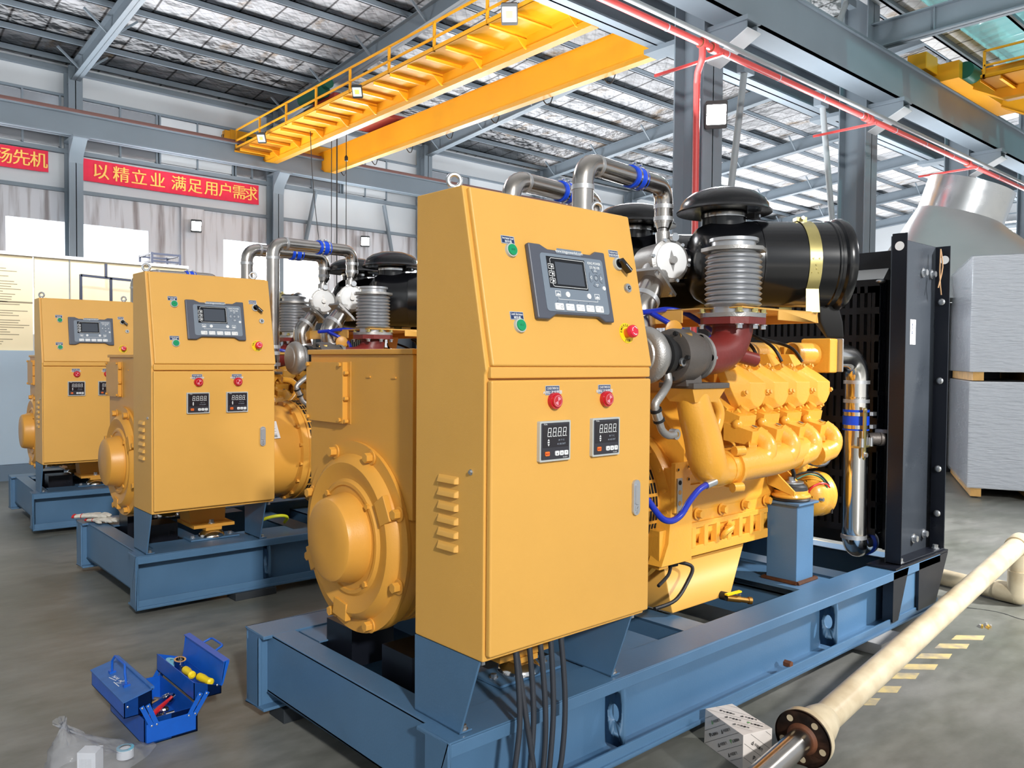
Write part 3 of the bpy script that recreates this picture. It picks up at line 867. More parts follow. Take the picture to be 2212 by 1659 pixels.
for k in range(3):
    q = c1 - .034 - .024 * k
    s = a0 + .015
    b.pline([(s - .012, q - .008), (s + .012, q - .008), (s + .012, q + .008), (s - .012, q + .008), (s - .012, q - .008)], .0016, hl, 'print_white')
    b.disc(s - .006, q + .002, .002, hl - .0002, hl, 'print_white', 8); b.rect(s, s + .008, q - .004, q + .002, hl - .0002, hl, 'print_white'); b.line((s - .003, q + .004), (s + .008, q + .004), .0012, hl, 'print_white')
    b.line((s, q - .008), (s, q - .016), .0014, hl, 'print_white')
b.text(2.074, T(1.8805), 'KING POWER', .0125, h, 'print_white', bold=.014, width=.066)
b.text(2.074, T(1.8665), 'DS 9610B', .0125, h, 'print_white', bold=.01, width=.050)
dx, dt = 2.075, T(1.831)
for a in (0, 90, 180, 270):
    b.arc(dx, dt, .0185, .0335, a - 33, a + 33, h - .0004, 'controller_dark'); b.arc(dx, dt, .0195, .0325, a - 31, a + 31, h, 'controller_face')
    q = math.radians(a); ex, ey = math.cos(q), math.sin(q); c = (dx + .025 * ex, dt + .025 * ey)
    tri = [(c[0] + .005 * ex, c[1] + .005 * ey), (c[0] - .003 * ex - .006 * ey, c[1] - .003 * ey + .006 * ex), (c[0] - .003 * ex + .006 * ey, c[1] - .003 * ey - .006 * ex)]
    b.pline(tri + [tri[0]], .0014, h + .0004, 'print_white')
b.arc(dx, dt, .0095, .0112, 0, 360, h, 'controller_dark', 20); b.pline([(dx - .004, dt - .003), (dx + .004, dt - .003), (dx + .004, dt + .003), (dx - .004, dt + .003), (dx - .004, dt - .003)], .001, h, 'print_white')
b.disc(2.107, T(1.797), .0075, h - .002, h + .002, 'key_white', 18)
for s in (1.923, 2.025): b.disc(s, T(1.765), .0095, h - .002, h + .002, 'key_white', 20)
for s in (1.879, 2.066):
    b.rect(s - .012, s + .012, T(1.757), T(1.775), h - .0008, h, 'key_white'); b.rect(s - .010, s + .010, T(1.759), T(1.773), h - .0004, h + .0003, 'controller_face')
    b.poly([(s - .008, T(1.760), h + .0006), (s + .008, T(1.760), h + .0006), (s + .008, T(1.764), h + .0006), (s, T(1.768), h + .0006), (s - .008, T(1.764), h + .0006)], 'key_white')
b.pline([(1.879, T(1.755)), (1.879, T(1.748)), (2.066, T(1.748)), (2.066, T(1.755))], .0014, h, 'print_white')
for i, s in enumerate((1.876, 1.925, 1.974, 2.021, 2.067)):
    b.rrect(s - .019, s + .019, T(1.712), T(1.734), h - .002, h + .0025, 'key_white', .003)
    hk = h + .003
    b.line((s - .014, T(1.728)), (s - .003, T(1.728)), .0012, hk, 'pipe_grey')
    if i == 0: b.arc(s + .009, T(1.722), .0044, .0054, 0, 360, hk, 'controller_dark', 16)
    elif i == 4: b.line((s + .010, T(1.717)), (s + .010, T(1.727)), .002, hk, 'controller_dark')
    else: b.pline([(s + .004, T(1.717)), (s + .014, T(1.717)), (s + .014, T(1.725)), (s + .004, T(1.725)), (s + .004, T(1.717))], .0008, hk, 'label_rim')
    if i < 4: b.disc(s - .004, T(1.741), .0016, h - .0002, h + .0004, 'controller_dark', 8)
o = b.build('controller_front', cab)
# buttons, switch, lock, stop button and their plates on the sloping door
def plate(s, t, wd, ht, lines, F, parent=cab, rim='label_rim'):
    b = B(); b.F = F
    b.rrect(s - wd / 2, s + wd / 2, t - ht / 2, t + ht / 2, 0, .0018, rim, .002); b.rect(s - wd / 2 + .002, s + wd / 2 - .002, t - ht / 2 + .002, t + ht / 2 - .002, .001, .0022, 'label_blue')
    n = len(lines)
    for i, (tx, k) in enumerate(lines):
        b.text(s, t + ht * (.5 - (i + .5) / n) * .86, tx, ht * k, .0026, 'print_white', bold=.012, width=(wd * .84 if len(tx) > 7 else None))
    b.build('name_plate', parent)
plate(1.709, T(1.931), .056, .026, [('Increase load', .42), ('加负载', .38)], UF)
plate(1.703, T(1.691), .056, .026, [('Load decrease', .42), ('减负载', .38)], UF)
plate(2.211, T(1.934), .050, .026, [('Deadload mode', .40), ('单机并机转换', .36)], UF)
for s, z in ((1.716, 1.898), (1.709, 1.660)):
    b = B(); b.F = UF; t = T(z)
    b.disc(s, t, .0235, 0, .009, 'bezel_grey', 28, .022); b.disc(s, t, .0185, .008, .013, 'button_green', 28, .0175)
    b.text(s, t, '启动' if z > 1.7 else '停止', .008, .0133, 'wire_green')
    b.build('push_button', cab)
b = B(); b.F = UF; s, t = 2.225, T(1.898)
b.disc(s, t, .0235, 0, .010, 'bezel_grey', 28, .022); b.disc(s, t, .0165, .009, .014, 'screen_black', 24)
c, q = math.cos(math.radians(-42)), math.sin(math.radians(-42))
def R2(a, d): return (s + a * c - d * q, t + a * q + d * c)
pl = [R2(-.012, -.008), R2(.046, -.008), R2(.046, .008), R2(-.012, .008)]
b.hexa([(p[0], p[1], .012) for p in pl], [(p[0], p[1], .034) for p in pl], 'screen_black'); b.line(R2(.012, .0), R2(.044, .0), .002, .0345, 'print_white')
b.build('selector_switch', cab)
b = B(); b.F = UF; s, t = 2.260, T(1.814); b.disc(s, t, .0185, 0, .007, 'zinc', 24, .016); b.disc(s, t, .011, .006, .010, 'chrome', 20); b.disc(s, t, .0075, .0095, .0105, 'dark_slot', 16); b.disc(s, t, .0035, .010, .0115, 'zinc', 10); b.build('key_lock', cab)
b = B(); b.F = UF; s, t = 2.216, T(1.652)
b.disc(s, t, .036, 0, .002, 'disc_yellow', 40)
for i, ch in enumerate('EMERGENCY'):
    a = math.radians(172 - 20.5 * i); b.text(s + .0285 * math.cos(a), t + .0285 * math.sin(a), ch, .0125, .0026, 'print_black', rot=a - math.pi / 2, bold=.012)
for i, ch in enumerate('STOP'):
    a = math.radians(-112 + 15 * i); b.text(s + .0285 * math.cos(a), t + .0285 * math.sin(a), ch, .0125, .0026, 'print_black', rot=a + math.pi / 2, bold=.012)
b.disc(s, t, .0165, .002, .022, 'key_orange', 24)
b.lathe([(.0195, .0), (.0225, .004), (.0225, .014), (.020, .019), (.012, .021)], (s, t, .020), (0, 0, 1), 'button_red', 32)
b.arc(s, t, .0125, .0150, 30, 100, .0418, 'print_white'); b.arc(s, t, .0125, .0150, 120, 190, .0418, 'print_white'); b.arc(s, t, .0125, .0150, 215, 300, .0418, 'print_white')
b.build('emergency_stop', cab)
# lower door: lamps, digital meters, latch
for s, nm, cn in ((1.826, 'CYLINDER TEMPERATURE', 'A排缸温报警器'), (2.072, 'CYLINDER TEMPERATURE', 'B排缸温报警器')):
    plate(s - .002, 1.4595, .062, .030, [(nm, .36), (cn, .42)], LF)
for s in (1.831, 2.076):
    b = B(); b.F = LF; t = 1.4265
    b.disc(s, t, .027, 0, .014, 'lamp_red', 28, .026); b.disc(s, t, .0215, .013, .021, 'lamp_red', 28, .020)
    b.arc(s, t, .016, .0175, 0, 360, .0213, 'lamp_pink', 24)
    for a in (60, 240): b.poly([(s, t, .0214)] + [(s + .013 * math.cos(math.radians(a + d)), t + .013 * math.sin(math.radians(a + d)), .0214) for d in (-38, -20, 0, 20, 38)], 'lamp_pink')
    b.build('alarm_lamp', cab)
def seg8(b, s, t, w, hh, h, m, sl=.12):
    q = w * .17
    P = lambda x, y: (s + x + (y) * sl, t + y)
    for a, c in ((( 0, 0), (w, 0)), ((0, hh / 2), (w, hh / 2)), ((0, hh), (w, hh)), ((0, 0), (0, hh / 2)), ((0, hh / 2), (0, hh)), ((w, 0), (w, hh / 2)), ((w, hh / 2), (w, hh))):
        b.line(P(*a), P(*c), q, h, m)
for s0 in (1.759, 2.001):
    b = B(); b.F = LF
    s1, t0, t1 = s0 + .137, 1.236, 1.3635
    b.rrect(s0, s1, t0, t1, 0, .013, 'bezel_grey', .004)
    b.rrect(s0 + .006, s1 - .006, t0 + .006, t1 - .006, .012, .0138, 'meter_black', .003)
    b.rect(s0 + .013, s1 - .010, t0 + .044, t1 - .013, .0135, .0143, 'meter_window')
    for k in range(4):
        seg8(b, s0 + .033 + .0225 * k, t0 + .079, .0125, .026, .0148, 'print_white'); b.disc(s0 + .0495 + .0225 * k, t0 + .0785, .0015, .0145, .0149, 'print_white', 8)
    b.text(s0 + .024, t1 - .0095, 'TCAL', .0065, .0144, 'print_white', bold=.01)
    b.text(s0 + .094, t0 + .066, 'SV  T  C', .0075, .0149, 'label_rim'); b.text(s0 + .094, t0 + .054, 'A1 A2 OUT', .0075, .0149, 'label_rim')
    b.poly([(s0 + .0325, t0 + .0645, .0149), (s0 + .0415, t0 + .0645, .0149), (s0 + .037, t0 + .072, .0149)], 'print_white'); b.poly([(s0 + .0325, t0 + .0555, .0149), (s0 + .0415, t0 + .0555, .0149), (s0 + .037, t0 + .048, .0149)], 'print_white'); b.rect(s0 + .033, s0 + .041, t0 + .058, t0 + .062, .0145, .0149, 'print_white')
    b.rrect(s0 + .022, s0 + .041, t0 + .018, t0 + .032, .0137, .0165, 'key_orange', .003); b.text(s0 + .0315, t0 + .0245, 'MOD', .007, .0168, 'text_red', bold=.03)
    for k, ch in enumerate(('«', 'v', '^')):
        q = s0 + .066 + .0205 * k
        b.rrect(q, q + .017, t0 + .017, t0 + .032, .0137, .0165, 'key_white', .003); b.text(q + .0085, t0 + .0245, ch, .011, .0168, 'print_black', bold=.02)
    b.text(s0 + .112, t0 + .0105, 'TE-S96W', .0055, .0144, 'print_white')
    b.build('digital_meter', cab)
b = B(); b.F = LF
b.rrect(2.221, 2.2565, 1.013, 1.138, 0, .010, 'handle_silver', .0175, 6); b.rrect(2.229, 2.2495, 1.052, 1.124, .009, .0145, 'handle_silver', .006); b.rrect(2.229, 2.2495, 1.030, 1.050, .009, .0125, 'handle_silver', .003); b.disc(2.239, 1.024, .005, .009, .0108, 'zinc', 12)
b.line((2.236, 1.036), (2.242, 1.044), .0016, .0128, 'print_black')
b.build('door_latch', cab, bevel=.0012)

# ---- alternator
AY, AZ, AX = 2.731, .873, 1.64
alt = empty('alternator', (0, 0, 0)); alt.parent = gen
M = lambda b, *a: None
b = B(); b.lathe([(.36, 0), (.365, .01), (.365, .05), (.352, .06), (.345, .09), (.345, 1.12), (.372, 1.13), (.372, 1.18)], (AX + .012, AY, AZ), X, 'alternator_yellow', 64)
b.build('casing', alt)
b = B(); b.lathe([(.366, .0), (.366, .014), (.318, .014), (.315, .018), (.306, .036), (.286, .050), (.262, .046), (.240, .038), (.224, .036), (.218, .040), (.213, .046), (.200, .046), (.196, .040), (.05, .040)], (AX + .014, AY, AZ), -X, 'alternator_yellow', 72)
b.build('end_cover', alt)
# notches cast into the end cover rim
for a in (28, 205, 262):
    b = B()
    q = math.radians(a); c = Vector((0, -math.cos(q), math.sin(q))); tn = Vector((0, math.sin(q), math.cos(q)))
    o = Vector((AX - .012, AY, AZ)) + c * .285
    lo = [o + c * dc + tn * dt for dc, dt in ((-.032, -.045), (.036, -.05), (.036, .05), (-.032, .045))]
    b.hexa([p for p in lo], [p - X * .026 for p in lo], 'alternator_yellow')
    b.build('casting_lug', alt, bevel=.004)
b = B(); b.lathe([(.172, 0), (.172, .02), (.166, .034), (.160, .075), (.154, .090), (.140, .098), (.05, .099)], (AX - .020, AY, AZ), -X, 'alternator_yellow', 64)
b.build('bearing_cap', alt)
b = B()
for k in range(4):
    a = math.radians(42 + 90 * k); b.bolt((AX - .026, AY - .206 * math.cos(a), AZ + .206 * math.sin(a)), -X, .012, .014, 'alternator_yellow')
b.build('cap_screw', alt)
for k in range(8):
    a = math.radians(22.5 + 45 * k)
    b = B(); b.bolt((AX, AY - .341 * math.cos(a), AZ + .341 * math.sin(a)), -X, .0195, .026, 'alternator_yellow', 'alternator_yellow'); b.build('flange_bolt', alt, bevel=.002)
b = B(); b.box(1.655, 2.5, 2.36, 3.096, .985, 1.572, 'alternator_yellow'); b.box(1.645, 2.51, 2.35, 3.108, 1.572, 1.592, 'alternator_yellow')
b.build('terminal_box', alt, bevel=.003)
tb = [o for o in alt.children if o.name.startswith('terminal_box')][-1]
b = B(); b.box(1.632, 1.656, 2.80, 3.094, 1.302, 1.542, 'alternator_yellow')
for y, z in ((2.818, 1.532), (3.075, 1.532), (2.818, 1.316), (3.075, 1.316)): b.bolt((1.632, y, z), -X, .009, .010, 'alternator_yellow')
for z in (1.50, 1.40, 1.312): b.bolt((1.648, 2.789, z), -X, .009, .016, 'alternator_yellow')
b.box(1.653, 1.656, 2.775, 2.80, 1.30, 1.545, 'alternator_yellow')
b.build('access_panel', alt, bevel=.0015)
b = B()
for y in (2.645, 2.475): b.box(1.650, 1.656, y - .012, y + .012, 1.485, 1.491, 'alternator_yellow')
b.build('label_slot', alt)
# lamination slots on the lower half and the perforated guard at the drive end
b = B()
for k in range(14):
    x = 1.715 + .045 * k; b.torus((x, AY, AZ), X, .347, .006, 'alternator_yellow', 40, 6)
b.build('cooling_rib', alt)
b = B()
for i in range(9):
    for j in range(-3, 22):
        a = math.radians(-14 + 9.5 * j); x = 2.855 + .021 * i
        c = Vector((0, -math.cos(a), math.sin(a))); tn = Vector((0, math.sin(a), math.cos(a))); o = Vector((x, AY, AZ)) + c * .3805
        b.poly([o - X * .007 - tn * .024, o + X * .007 - tn * .024, o + X * .007 + tn * .024, o - X * .007 + tn * .024], 'dark_slot')
b.build('vent_grille', alt)
b = B(); b.lathe([(.378, 0), (.378, .21)], (2.832, AY, AZ), X, 'alternator_yellow', 64); b.build('fan_guard', alt)
b = B()
for k in range(16):
    a = 2 * math.pi * (k + .5) / 16; b.bolt((2.782, AY + .358 * math.cos(a), AZ + .362 * math.sin(a)), -X, .014, .02, 'alternator_yellow')
b.build('coupling_bolt', alt)
for y in (2.42, 3.04):
    b = B()
    b.hexa([(1.95, y - .10, .47), (2.18, y - .10, .47), (2.18, y + .10, .47), (1.95, y + .10, .47)], [(1.93, y - .08, .66), (2.2, y - .08, .66), (2.2, y + .08, .66), (1.93, y + .08, .66)], 'alternator_yellow')
    b.box(1.93, 2.2, y - .22 if y < 2.7 else y - .10, y + .10 if y < 2.7 else y + .22, .455, .475, 'alternator_yellow')
    b.build('foot', alt)
b = B(); b.F = frame_xyn((0, 0, 0), (1, 0, 0), (0, math.sin(math.radians(32)), math.cos(math.radians(32)))); 
a = math.radians(32); c = Vector((0, -math.cos(a), math.sin(a))); o = Vector((2.52, AY, AZ)) + c * .348
b.F = frame_xyn(o, (1, 0, 0), (0, math.sin(a), math.cos(a)))
b.rect(-.11, .10, -.07, .07, -.001, .002, 'sticker_white'); b.text(-.012, .053, 'STAMFORD', .030, .003, 'text_red', bold=.03)
for k in range(4): b.line((-.09, .03 - .022 * k), (.08, .03 - .022 * k), .002, .003, 'print_black')
b.rect(-.09, .08, -.062, -.042, .0022, .003, 'pipe_grey'); b.rect(-.10, .0, -.115, -.075, -.001, .002, 'sticker_white'); b.line((-.07, -.09), (-.02, -.09), .004, .003, 'text_red')
b.build('data_plate', alt)
b = B(); b.F = None
b.prism([(2.42, 1.10), (2.42, 1.30), (2.95, 1.30), (2.95, 1.23), (2.72, 1.26), (2.5, 1.17)], 'x', 2.56, 2.575, 'alternator_yellow'); b.box(2.36, 2.575, 2.38, 2.98, 1.30, 1.312, 'alternator_yellow')
b.build('end_shroud', alt)
# four dome mounts on their brackets
for x, y in ((2.06, 2.24), (2.06, 3.14)):
    b = B()
    b.lathe([(.085, 0), (.085, .006), (.078, .02), (.058, .038), (.03, .045)], (x, y, .392), Z, 'chrome', 32); b.cyl((x, y, .437), (x, y, .462), .014, 'zinc', n=12); b.bolt((x, y, .475), Z, .016, .02, 'zinc', 'zinc')
    b.box(x - .16, x + .16, y - .075, y + .075, .383, .392, 'base_blue'); b.box(x - .055, x + .05, y - .05, y + .05, .437, .457, 'rust' if 0 else 'alternator_yellow')
    for sx in (-.125, .125): b.bolt((x + sx, y, .392), Z, .012, .012, 'zinc', 'zinc')
    b.build('vibration_mount', gen)
b = B(); b.box(1.70, 1.9, 2.42, 2.62, .312, .47, 'black_steel'); b.build('support_block', gen)
b = B(); b.box(1.70, 1.9, 2.84, 3.04, .312, .47, 'black_steel'); b.build('support_block', gen)
# ---- engine: block, flywheel housing, sump
def my(y, s): return y if s < 0 else 2 * YC - y          # near bank s = -1, far bank mirrored
EY = 'engine_yellow'
eng = empty('engine_block', (0, 0, 0)); eng.parent = gen  # engine positions worked out from image pixels at assumed depths
b = B()
sec = [(2.42, .64), (2.38, .70), (2.38, .95), (2.30, 1.02), (2.30, 1.14), (2.52, 1.40), (2.92, 1.40), (3.14, 1.14), (3.14, 1.02), (3.06, .95), (3.06, .70), (3.02, .64)]
b.prism(sec, 'x', 3.16, 4.16, EY)
b.box(3.2, 4.02, 2.365, 3.075, .60, .650, EY); b.box(3.2, 4.02, 2.366, 3.074, .735, .765, EY)
b.box(3.2, 4.10, 2.366, 3.07, .845, .955, EY)
b.hexa([(3.2, 2.366, .845), (4.1, 2.366, .845), (4.1, 2.366, .86), (3.2, 2.366, .86)], [(3.2, 2.39, .80), (4.1, 2.39, .80), (4.1, 2.39, .86), (3.2, 2.39, .86)], EY)
b.build('crankcase', eng, bevel=.005)
for k in range(8):
    x = 3.215 + .1035 * k
    b = B(); b.hexa([(x, 2.362, .64), (x + .032, 2.362, .64), (x + .032, 2.362, .745), (x, 2.362, .745)], [(x - .012, 2.39, .64), (x + .044, 2.39, .64), (x + .044, 2.39, .745), (x - .012, 2.39, .745)], EY); b.build('rib', eng, bevel=.003)
for x in (3.37, 3.58, 3.79, 4.0):
    b = B(); b.bolt((x, 2.372, .805), -Y, .021, .026, EY, EY); b.build('side_bolt', eng, bevel=.002)
b = B(); b.tube(smooth_path([(3.56, 2.35, .665), (3.56, 2.335, .69), (3.62, 2.335, .71), (3.62, 2.36, .725)]), .014, EY, 10); b.cyl((3.61, 2.36, .70), (3.61, 2.33, .70), .018, EY, n=14); b.build('boss', eng)
# flywheel housing
b = B(); b.lathe([(.43, 0), (.43, .05), (.41, .07), (.40, .12), (.43, .14), (.43, .17)], (3.045, 2.72, .86), X, EY, 48)
b.build('flywheel_housing', eng)
b = B()
for k in range(26):
    a = 2 * math.pi * k / 26; b.bolt((3.05, 2.72 + .412 * math.cos(a), .86 + .408 * math.sin(a)), -X, .011, .016, EY)
b.build('housing_bolt', eng)
b = B(); b.prism([(2.97, .62), (3.02, .72), (3.06, 1.06), (3.16, 1.06), (3.20, .90), (3.20, .62)], 'y', 2.28, 2.36, EY)
b.box(3.04, 3.16, 2.262, 2.285, .86, 1.09, EY)
for x, z in ((3.06, 1.06), (3.14, 1.07), (3.14, 1.01), (3.14, .89)): b.cyl((x, 2.262, z), (x, 2.258, z), .009, 'dark_slot', n=12)
b.build('housing_bracket', eng, bevel=.004)
b = B(); b.box(3.052, 3.088, 2.256, 2.262, .84, 1.02, 'cast_alu')
for z in (.86, .905, .955, 1.0): b.cyl((3.07, 2.256, z), (3.07, 2.2545, z), .011, 'alternator_yellow' if z in (.905, .955) else 'dark_slot', n=14)
b.build('machined_strip', eng)
b = B(); b.hexa([(2.98, 2.30, .60), (3.05, 2.30, .60), (3.05, 2.30, .78), (2.98, 2.30, .78)], [(3.0, 2.42, .60), (3.05, 2.42, .60), (3.05, 2.42, .78), (3.0, 2.42, .78)], EY); b.build('housing_foot', eng, bevel=.004)
# oil pan
b = B(); b.hexa([(3.22, 2.40, .33), (3.72, 2.40, .33), (3.72, 3.04, .33), (3.22, 3.04, .33)], [(3.14, 2.40, .585), (3.84, 2.40, .585), (3.84, 3.04, .585), (3.14, 3.04, .585)], 'cabinet_yellow')
b.hexa([(3.14, 2.40, .585), (3.84, 2.40, .585), (3.84, 3.04, .585), (3.14, 3.04, .585)], [(3.2, 2.47, .615), (3.84, 2.47, .615), (3.84, 2.98, .615), (3.2, 2.98, .615)], 'cabinet_yellow')
b.build('oil_pan', gen, bevel=.008)
pan = [o for o in gen.children if o.name.startswith('oil_pan')][-1]
b = B(); b.cyl((3.63, 2.40, .345), (3.63, 2.365, .345), .022, 'black_rubber', n=14); b.cyl((3.64, 2.372, .335), (3.70, 2.33, .325), .017, 'brass', n=14); b.cyl((3.70, 2.33, .325), (3.735, 2.305, .318), .014, 'brass', n=14); b.cyl((3.735, 2.305, .318), (3.75, 2.295, .316), .019, 'brass', n=14)
b.bolt((3.685, 2.33, .35), (0, 0, 1), .012, .018, 'zinc'); b.hexa([(3.60, 2.34, .358), (3.69, 2.315, .366), (3.695, 2.335, .366), (3.605, 2.362, .358)], [(3.60, 2.34, .366), (3.69, 2.315, .374), (3.695, 2.335, .374), (3.605, 2.362, .366)], 'tool_yellow')
b.build('drain_valve', pan)
b = B(); b.cyl((3.10, 2.36, .60), (3.15, 2.33, .61), .022, 'black_rubber', n=12); b.tube(smooth_path([(3.15, 2.32, .61), (3.22, 2.29, .58), (3.17, 2.28, .52), (3.05, 2.26, .46), (2.9, 2.26, .45)]), .009, 'black_rubber', 8); b.tube(smooth_path([(3.12, 2.34, .60), (3.05, 2.3, .57), (2.95, 2.28, .54)]), .008, 'black_rubber', 8)
b.build('level_sensor', pan)

# ---- cylinder heads, covers, exhaust manifolds (both banks)
A0, PX = 3.33, .2145
for s in (-1, 1):
    for k in range(4):
        x0 = A0 + PX * k
        hd = B()
        P = lambda x, y, z: (x, my(y, s), z)
        # head casting under the cover, then the shoulder with the plug boss
        hd.hexa([P(x0 + .03, 2.24, 1.24), P(x0 + .205, 2.24, 1.24), P(x0 + .205, 2.50, 1.34), P(x0 + .03, 2.50, 1.34)],
                [P(x0 + .0, 2.185, 1.335), P(x0 + .205, 2.185, 1.335), P(x0 + .205, 2.42, 1.52), P(x0 + .0, 2.42, 1.52)], EY)
        for xa, xb, pl in ((x0 + .005, x0 + .15, ((2.118, 1.302), (2.128, 1.248), (2.27, 1.24), (2.27, 1.355))),):
            hd.hexa([P(xa, *p) for p in pl], [P(xb, *p) for p in pl], EY)
        hd.cyl(P(x0 + .07, 2.175, 1.29), P(x0 + .078, 2.135, 1.34), .026, EY, n=18); hd.cyl(P(x0 + .0779, 2.1355, 1.3395), P(x0 + .0782, 2.134, 1.3415), .017, 'alternator_yellow', n=16)
        hd.ball(P(x0 + .012, 2.135, 1.262), .026, EY, 14)
        hdo = hd.build('cylinder_head', gen, bevel=.007)
        for (bx, by, bz) in ((x0 + .03, 2.145, 1.318), (x0 + .165, 2.145, 1.322), (x0 + .198, 2.15, 1.33)):
            b = B(); b.bolt(P(bx, by + .02, bz - .012), (0.1, my(-.7, s) - my(0, s), .55), .015, .026, EY, EY)
            b.build('head_bolt', hdo)
        # port block carrying the exhaust runner
        b = B()
        pl = ((2.042, 1.236), (2.052, 1.170), (2.20, 1.185), (2.20, 1.272))
        b.hexa([P(x0 - .005, *p) for p in pl], [P(x0 + .128, *p) for p in pl], EY)
        b.cyl(P(x0 + .085, 2.09, 1.249), P(x0 + .085, 2.088, 1.254), .017, 'cast_grey', n=14)
        for dx, yy, zz in ((.148, 2.075, 1.19), (.165, 2.06, 1.165), (-.012, 2.06, 1.165)): b.bolt(P(x0 + dx, yy, zz), (0.55, my(-.8, s) - my(0, s), .05), .018, .03, EY, EY)
        b.hexa([P(x0 + .13, 2.07, 1.13), P(x0 + .185, 2.07, 1.13), P(x0 + .185, 2.2, 1.13), P(x0 + .13, 2.2, 1.13)], [P(x0 + .128, 2.10, 1.20), P(x0 + .18, 2.10, 1.20), P(x0 + .18, 2.2, 1.21), P(x0 + .128, 2.2, 1.21)], EY)
        b.build('exhaust_port', hdo, bevel=.005)
        # rocker cover: back outline and front facet
        back = [(x0 - .015, 2.20, 1.525), (x0 + .03, 2.22, 1.545), (x0 + .17, 2.22, 1.545), (x0 + .235, 2.17, 1.505), (x0 + .238, 2.165, 1.395), (x0 + .175, 2.175, 1.325), (x0 + .085, 2.175, 1.315), (x0 + .012, 2.175, 1.41)]
        fron = [(x0 + .025, 2.165, 1.515), (x0 + .05, 2.172, 1.532), (x0 + .125, 2.172, 1.532), (x0 + .215, 2.125, 1.475), (x0 + .228, 2.118, 1.40), (x0 + .175, 2.118, 1.352), (x0 + .105, 2.118, 1.35), (x0 + .065, 2.14, 1.42)]
        c = B()
        mid = [(x0 + .092, 2.118, 1.457), (x0 + .228, 2.118, 1.455), (x0 + .228, 2.118, 1.392), (x0 + .195, 2.118, 1.352), (x0 + .165, 2.118, 1.337), (x0 + .125, 2.118, 1.352), (x0 + .096, 2.118, 1.378)]
        # hull of points: outer rim, sloping roof and front facet
        pts = [(x0 - .012, 2.20, 1.522), (x0 + .02, 2.205, 1.545), (x0 + .115, 2.205, 1.545), (x0 + .19, 2.165, 1.50), (x0 + .235, 2.14, 1.455), (x0 + .236, 2.14, 1.39), (x0 + .165, 2.15, 1.328), (x0 + .078, 2.155, 1.318), (x0 + .006, 2.165, 1.42), (x0 + .045, 2.185, 1.528), (x0 + .10, 2.175, 1.53)] + mid
        bmh = bmesh.new()
        for p in pts:
            for dy in ((0,) if p[1] < 2.12 else (0, .045)): bmh.verts.new(Vector(P(p[0], p[1] + dy, p[2])))
        res = bmesh.ops.convex_hull(bmh, input=bmh.verts)
        bmh.verts.ensure_lookup_table(); bmh.verts.index_update()
        c.add([v.co.copy() for v in bmh.verts], [[v.index for v in f.verts] for f in bmh.faces], EY); bmh.free()
        # upper lugs
        c.hexa([P(x0 + .0, 2.20, 1.535), P(x0 + .10, 2.20, 1.535), P(x0 + .10, 2.27, 1.535), P(x0 + .0, 2.27, 1.535)], [P(x0 + .01, 2.24, 1.60), P(x0 + .07, 2.24, 1.60), P(x0 + .07, 2.30, 1.60), P(x0 + .01, 2.30, 1.60)], EY)
        co = c.build('rocker_cover', hdo, bevel=.004)
        for bx, by, bz in ((x0 + .022, 2.175, 1.535), (x0 + .13, 2.185, 1.535), (x0 + .062, 2.135, 1.408), (x0 + .236, 2.13, 1.41)):
            b = B(); b.cyl(P(bx, by + .02, bz - .008), P(bx, by - .010, bz + .004), .014, EY, n=14); b.bolt(P(bx, by - .008, bz + .003), (0, my(-1, s) - my(0, s), .3), .010, .012, 'alternator_yellow')
            b.build('cover_bolt', hdo)
    # exhaust manifold
    P = lambda x, y, z: (x, my(y, s), z)
    man = B()
    man.tube(smooth_path([P(3.10, 2.05, 1.085), P(3.3, 2.05, 1.09), P(3.55, 2.055, 1.095), P(3.8, 2.07, 1.12), P(3.95, 2.085, 1.165)], 4), [.075] * 9 + [.074, .073, .072, .070, .066, .062, .058, .05][:8], EY, 20)
    for k in range(4):
        x0 = A0 + PX * k
        man.tube(smooth_path([P(x0 + .085, 2.085, 1.215), P(x0 + .10, 2.04, 1.175), P(x0 + .075, 2.03, 1.12), P(x0 + .0, 2.045, 1.095), P(x0 - .05, 2.05, 1.09)], 5), [.048] * 6 + [.05] * 5 + [.054] * 5 + [.058] * 5, EY, 16)
        if k: man.prism([(x0 - .03, 1.15), (x0 + .045, 1.15), (x0 + .03, 1.07), (x0 + .015, 1.07)], 'y', my(2.04, s), my(2.052, s), EY)
    man.tube([P(3.14, 2.05, 1.085), P(3.16, 2.05, 1.085)], .088, EY, 20)
    mo = man.build('exhaust_manifold', gen, sharp=60)
    b = B()
    rp = smooth_path([P(2.89, 2.07, 1.43), P(2.905, 2.06, 1.34), P(2.94, 2.05, 1.24), P(2.965, 2.045, 1.15), P(3.0, 2.045, 1.095), P(3.06, 2.048, 1.083), P(3.15, 2.05, 1.085)], 5)
    n = len(rp); b.tube(rp, [.066 + .016 * math.sin(math.pi * i / (n - 1)) for i in range(n)], EY, 22)
    b.hexa([P(2.83, 2.01, 1.385), P(2.99, 2.01, 1.385), P(2.99, 2.14, 1.385), P(2.83, 2.14, 1.385)], [P(2.79, 1.995, 1.442), P(3.03, 1.995, 1.442), P(3.03, 2.16, 1.442), P(2.79, 2.16, 1.442)], EY)
    for bx, bz in ((3.11, 1.165), (3.10, 1.005)): b.cyl(P(bx, 2.0, bz), P(bx + .05, 1.985, bz), .022, 'cast_grey' if 0 else EY, n=14); b.bolt(P(bx + .04, 1.99, bz), (.9, 0, 0), .016, .02, EY)
    b.build('exhaust_riser', mo, sharp=50)
    b = B(); b.box(2.785, 3.045, min(my(1.985, s), my(2.165, s)), max(my(1.985, s), my(2.165, s)), 1.443, 1.466, 'cast_grey')
    b.build('gasket_flange', mo, bevel=.003)
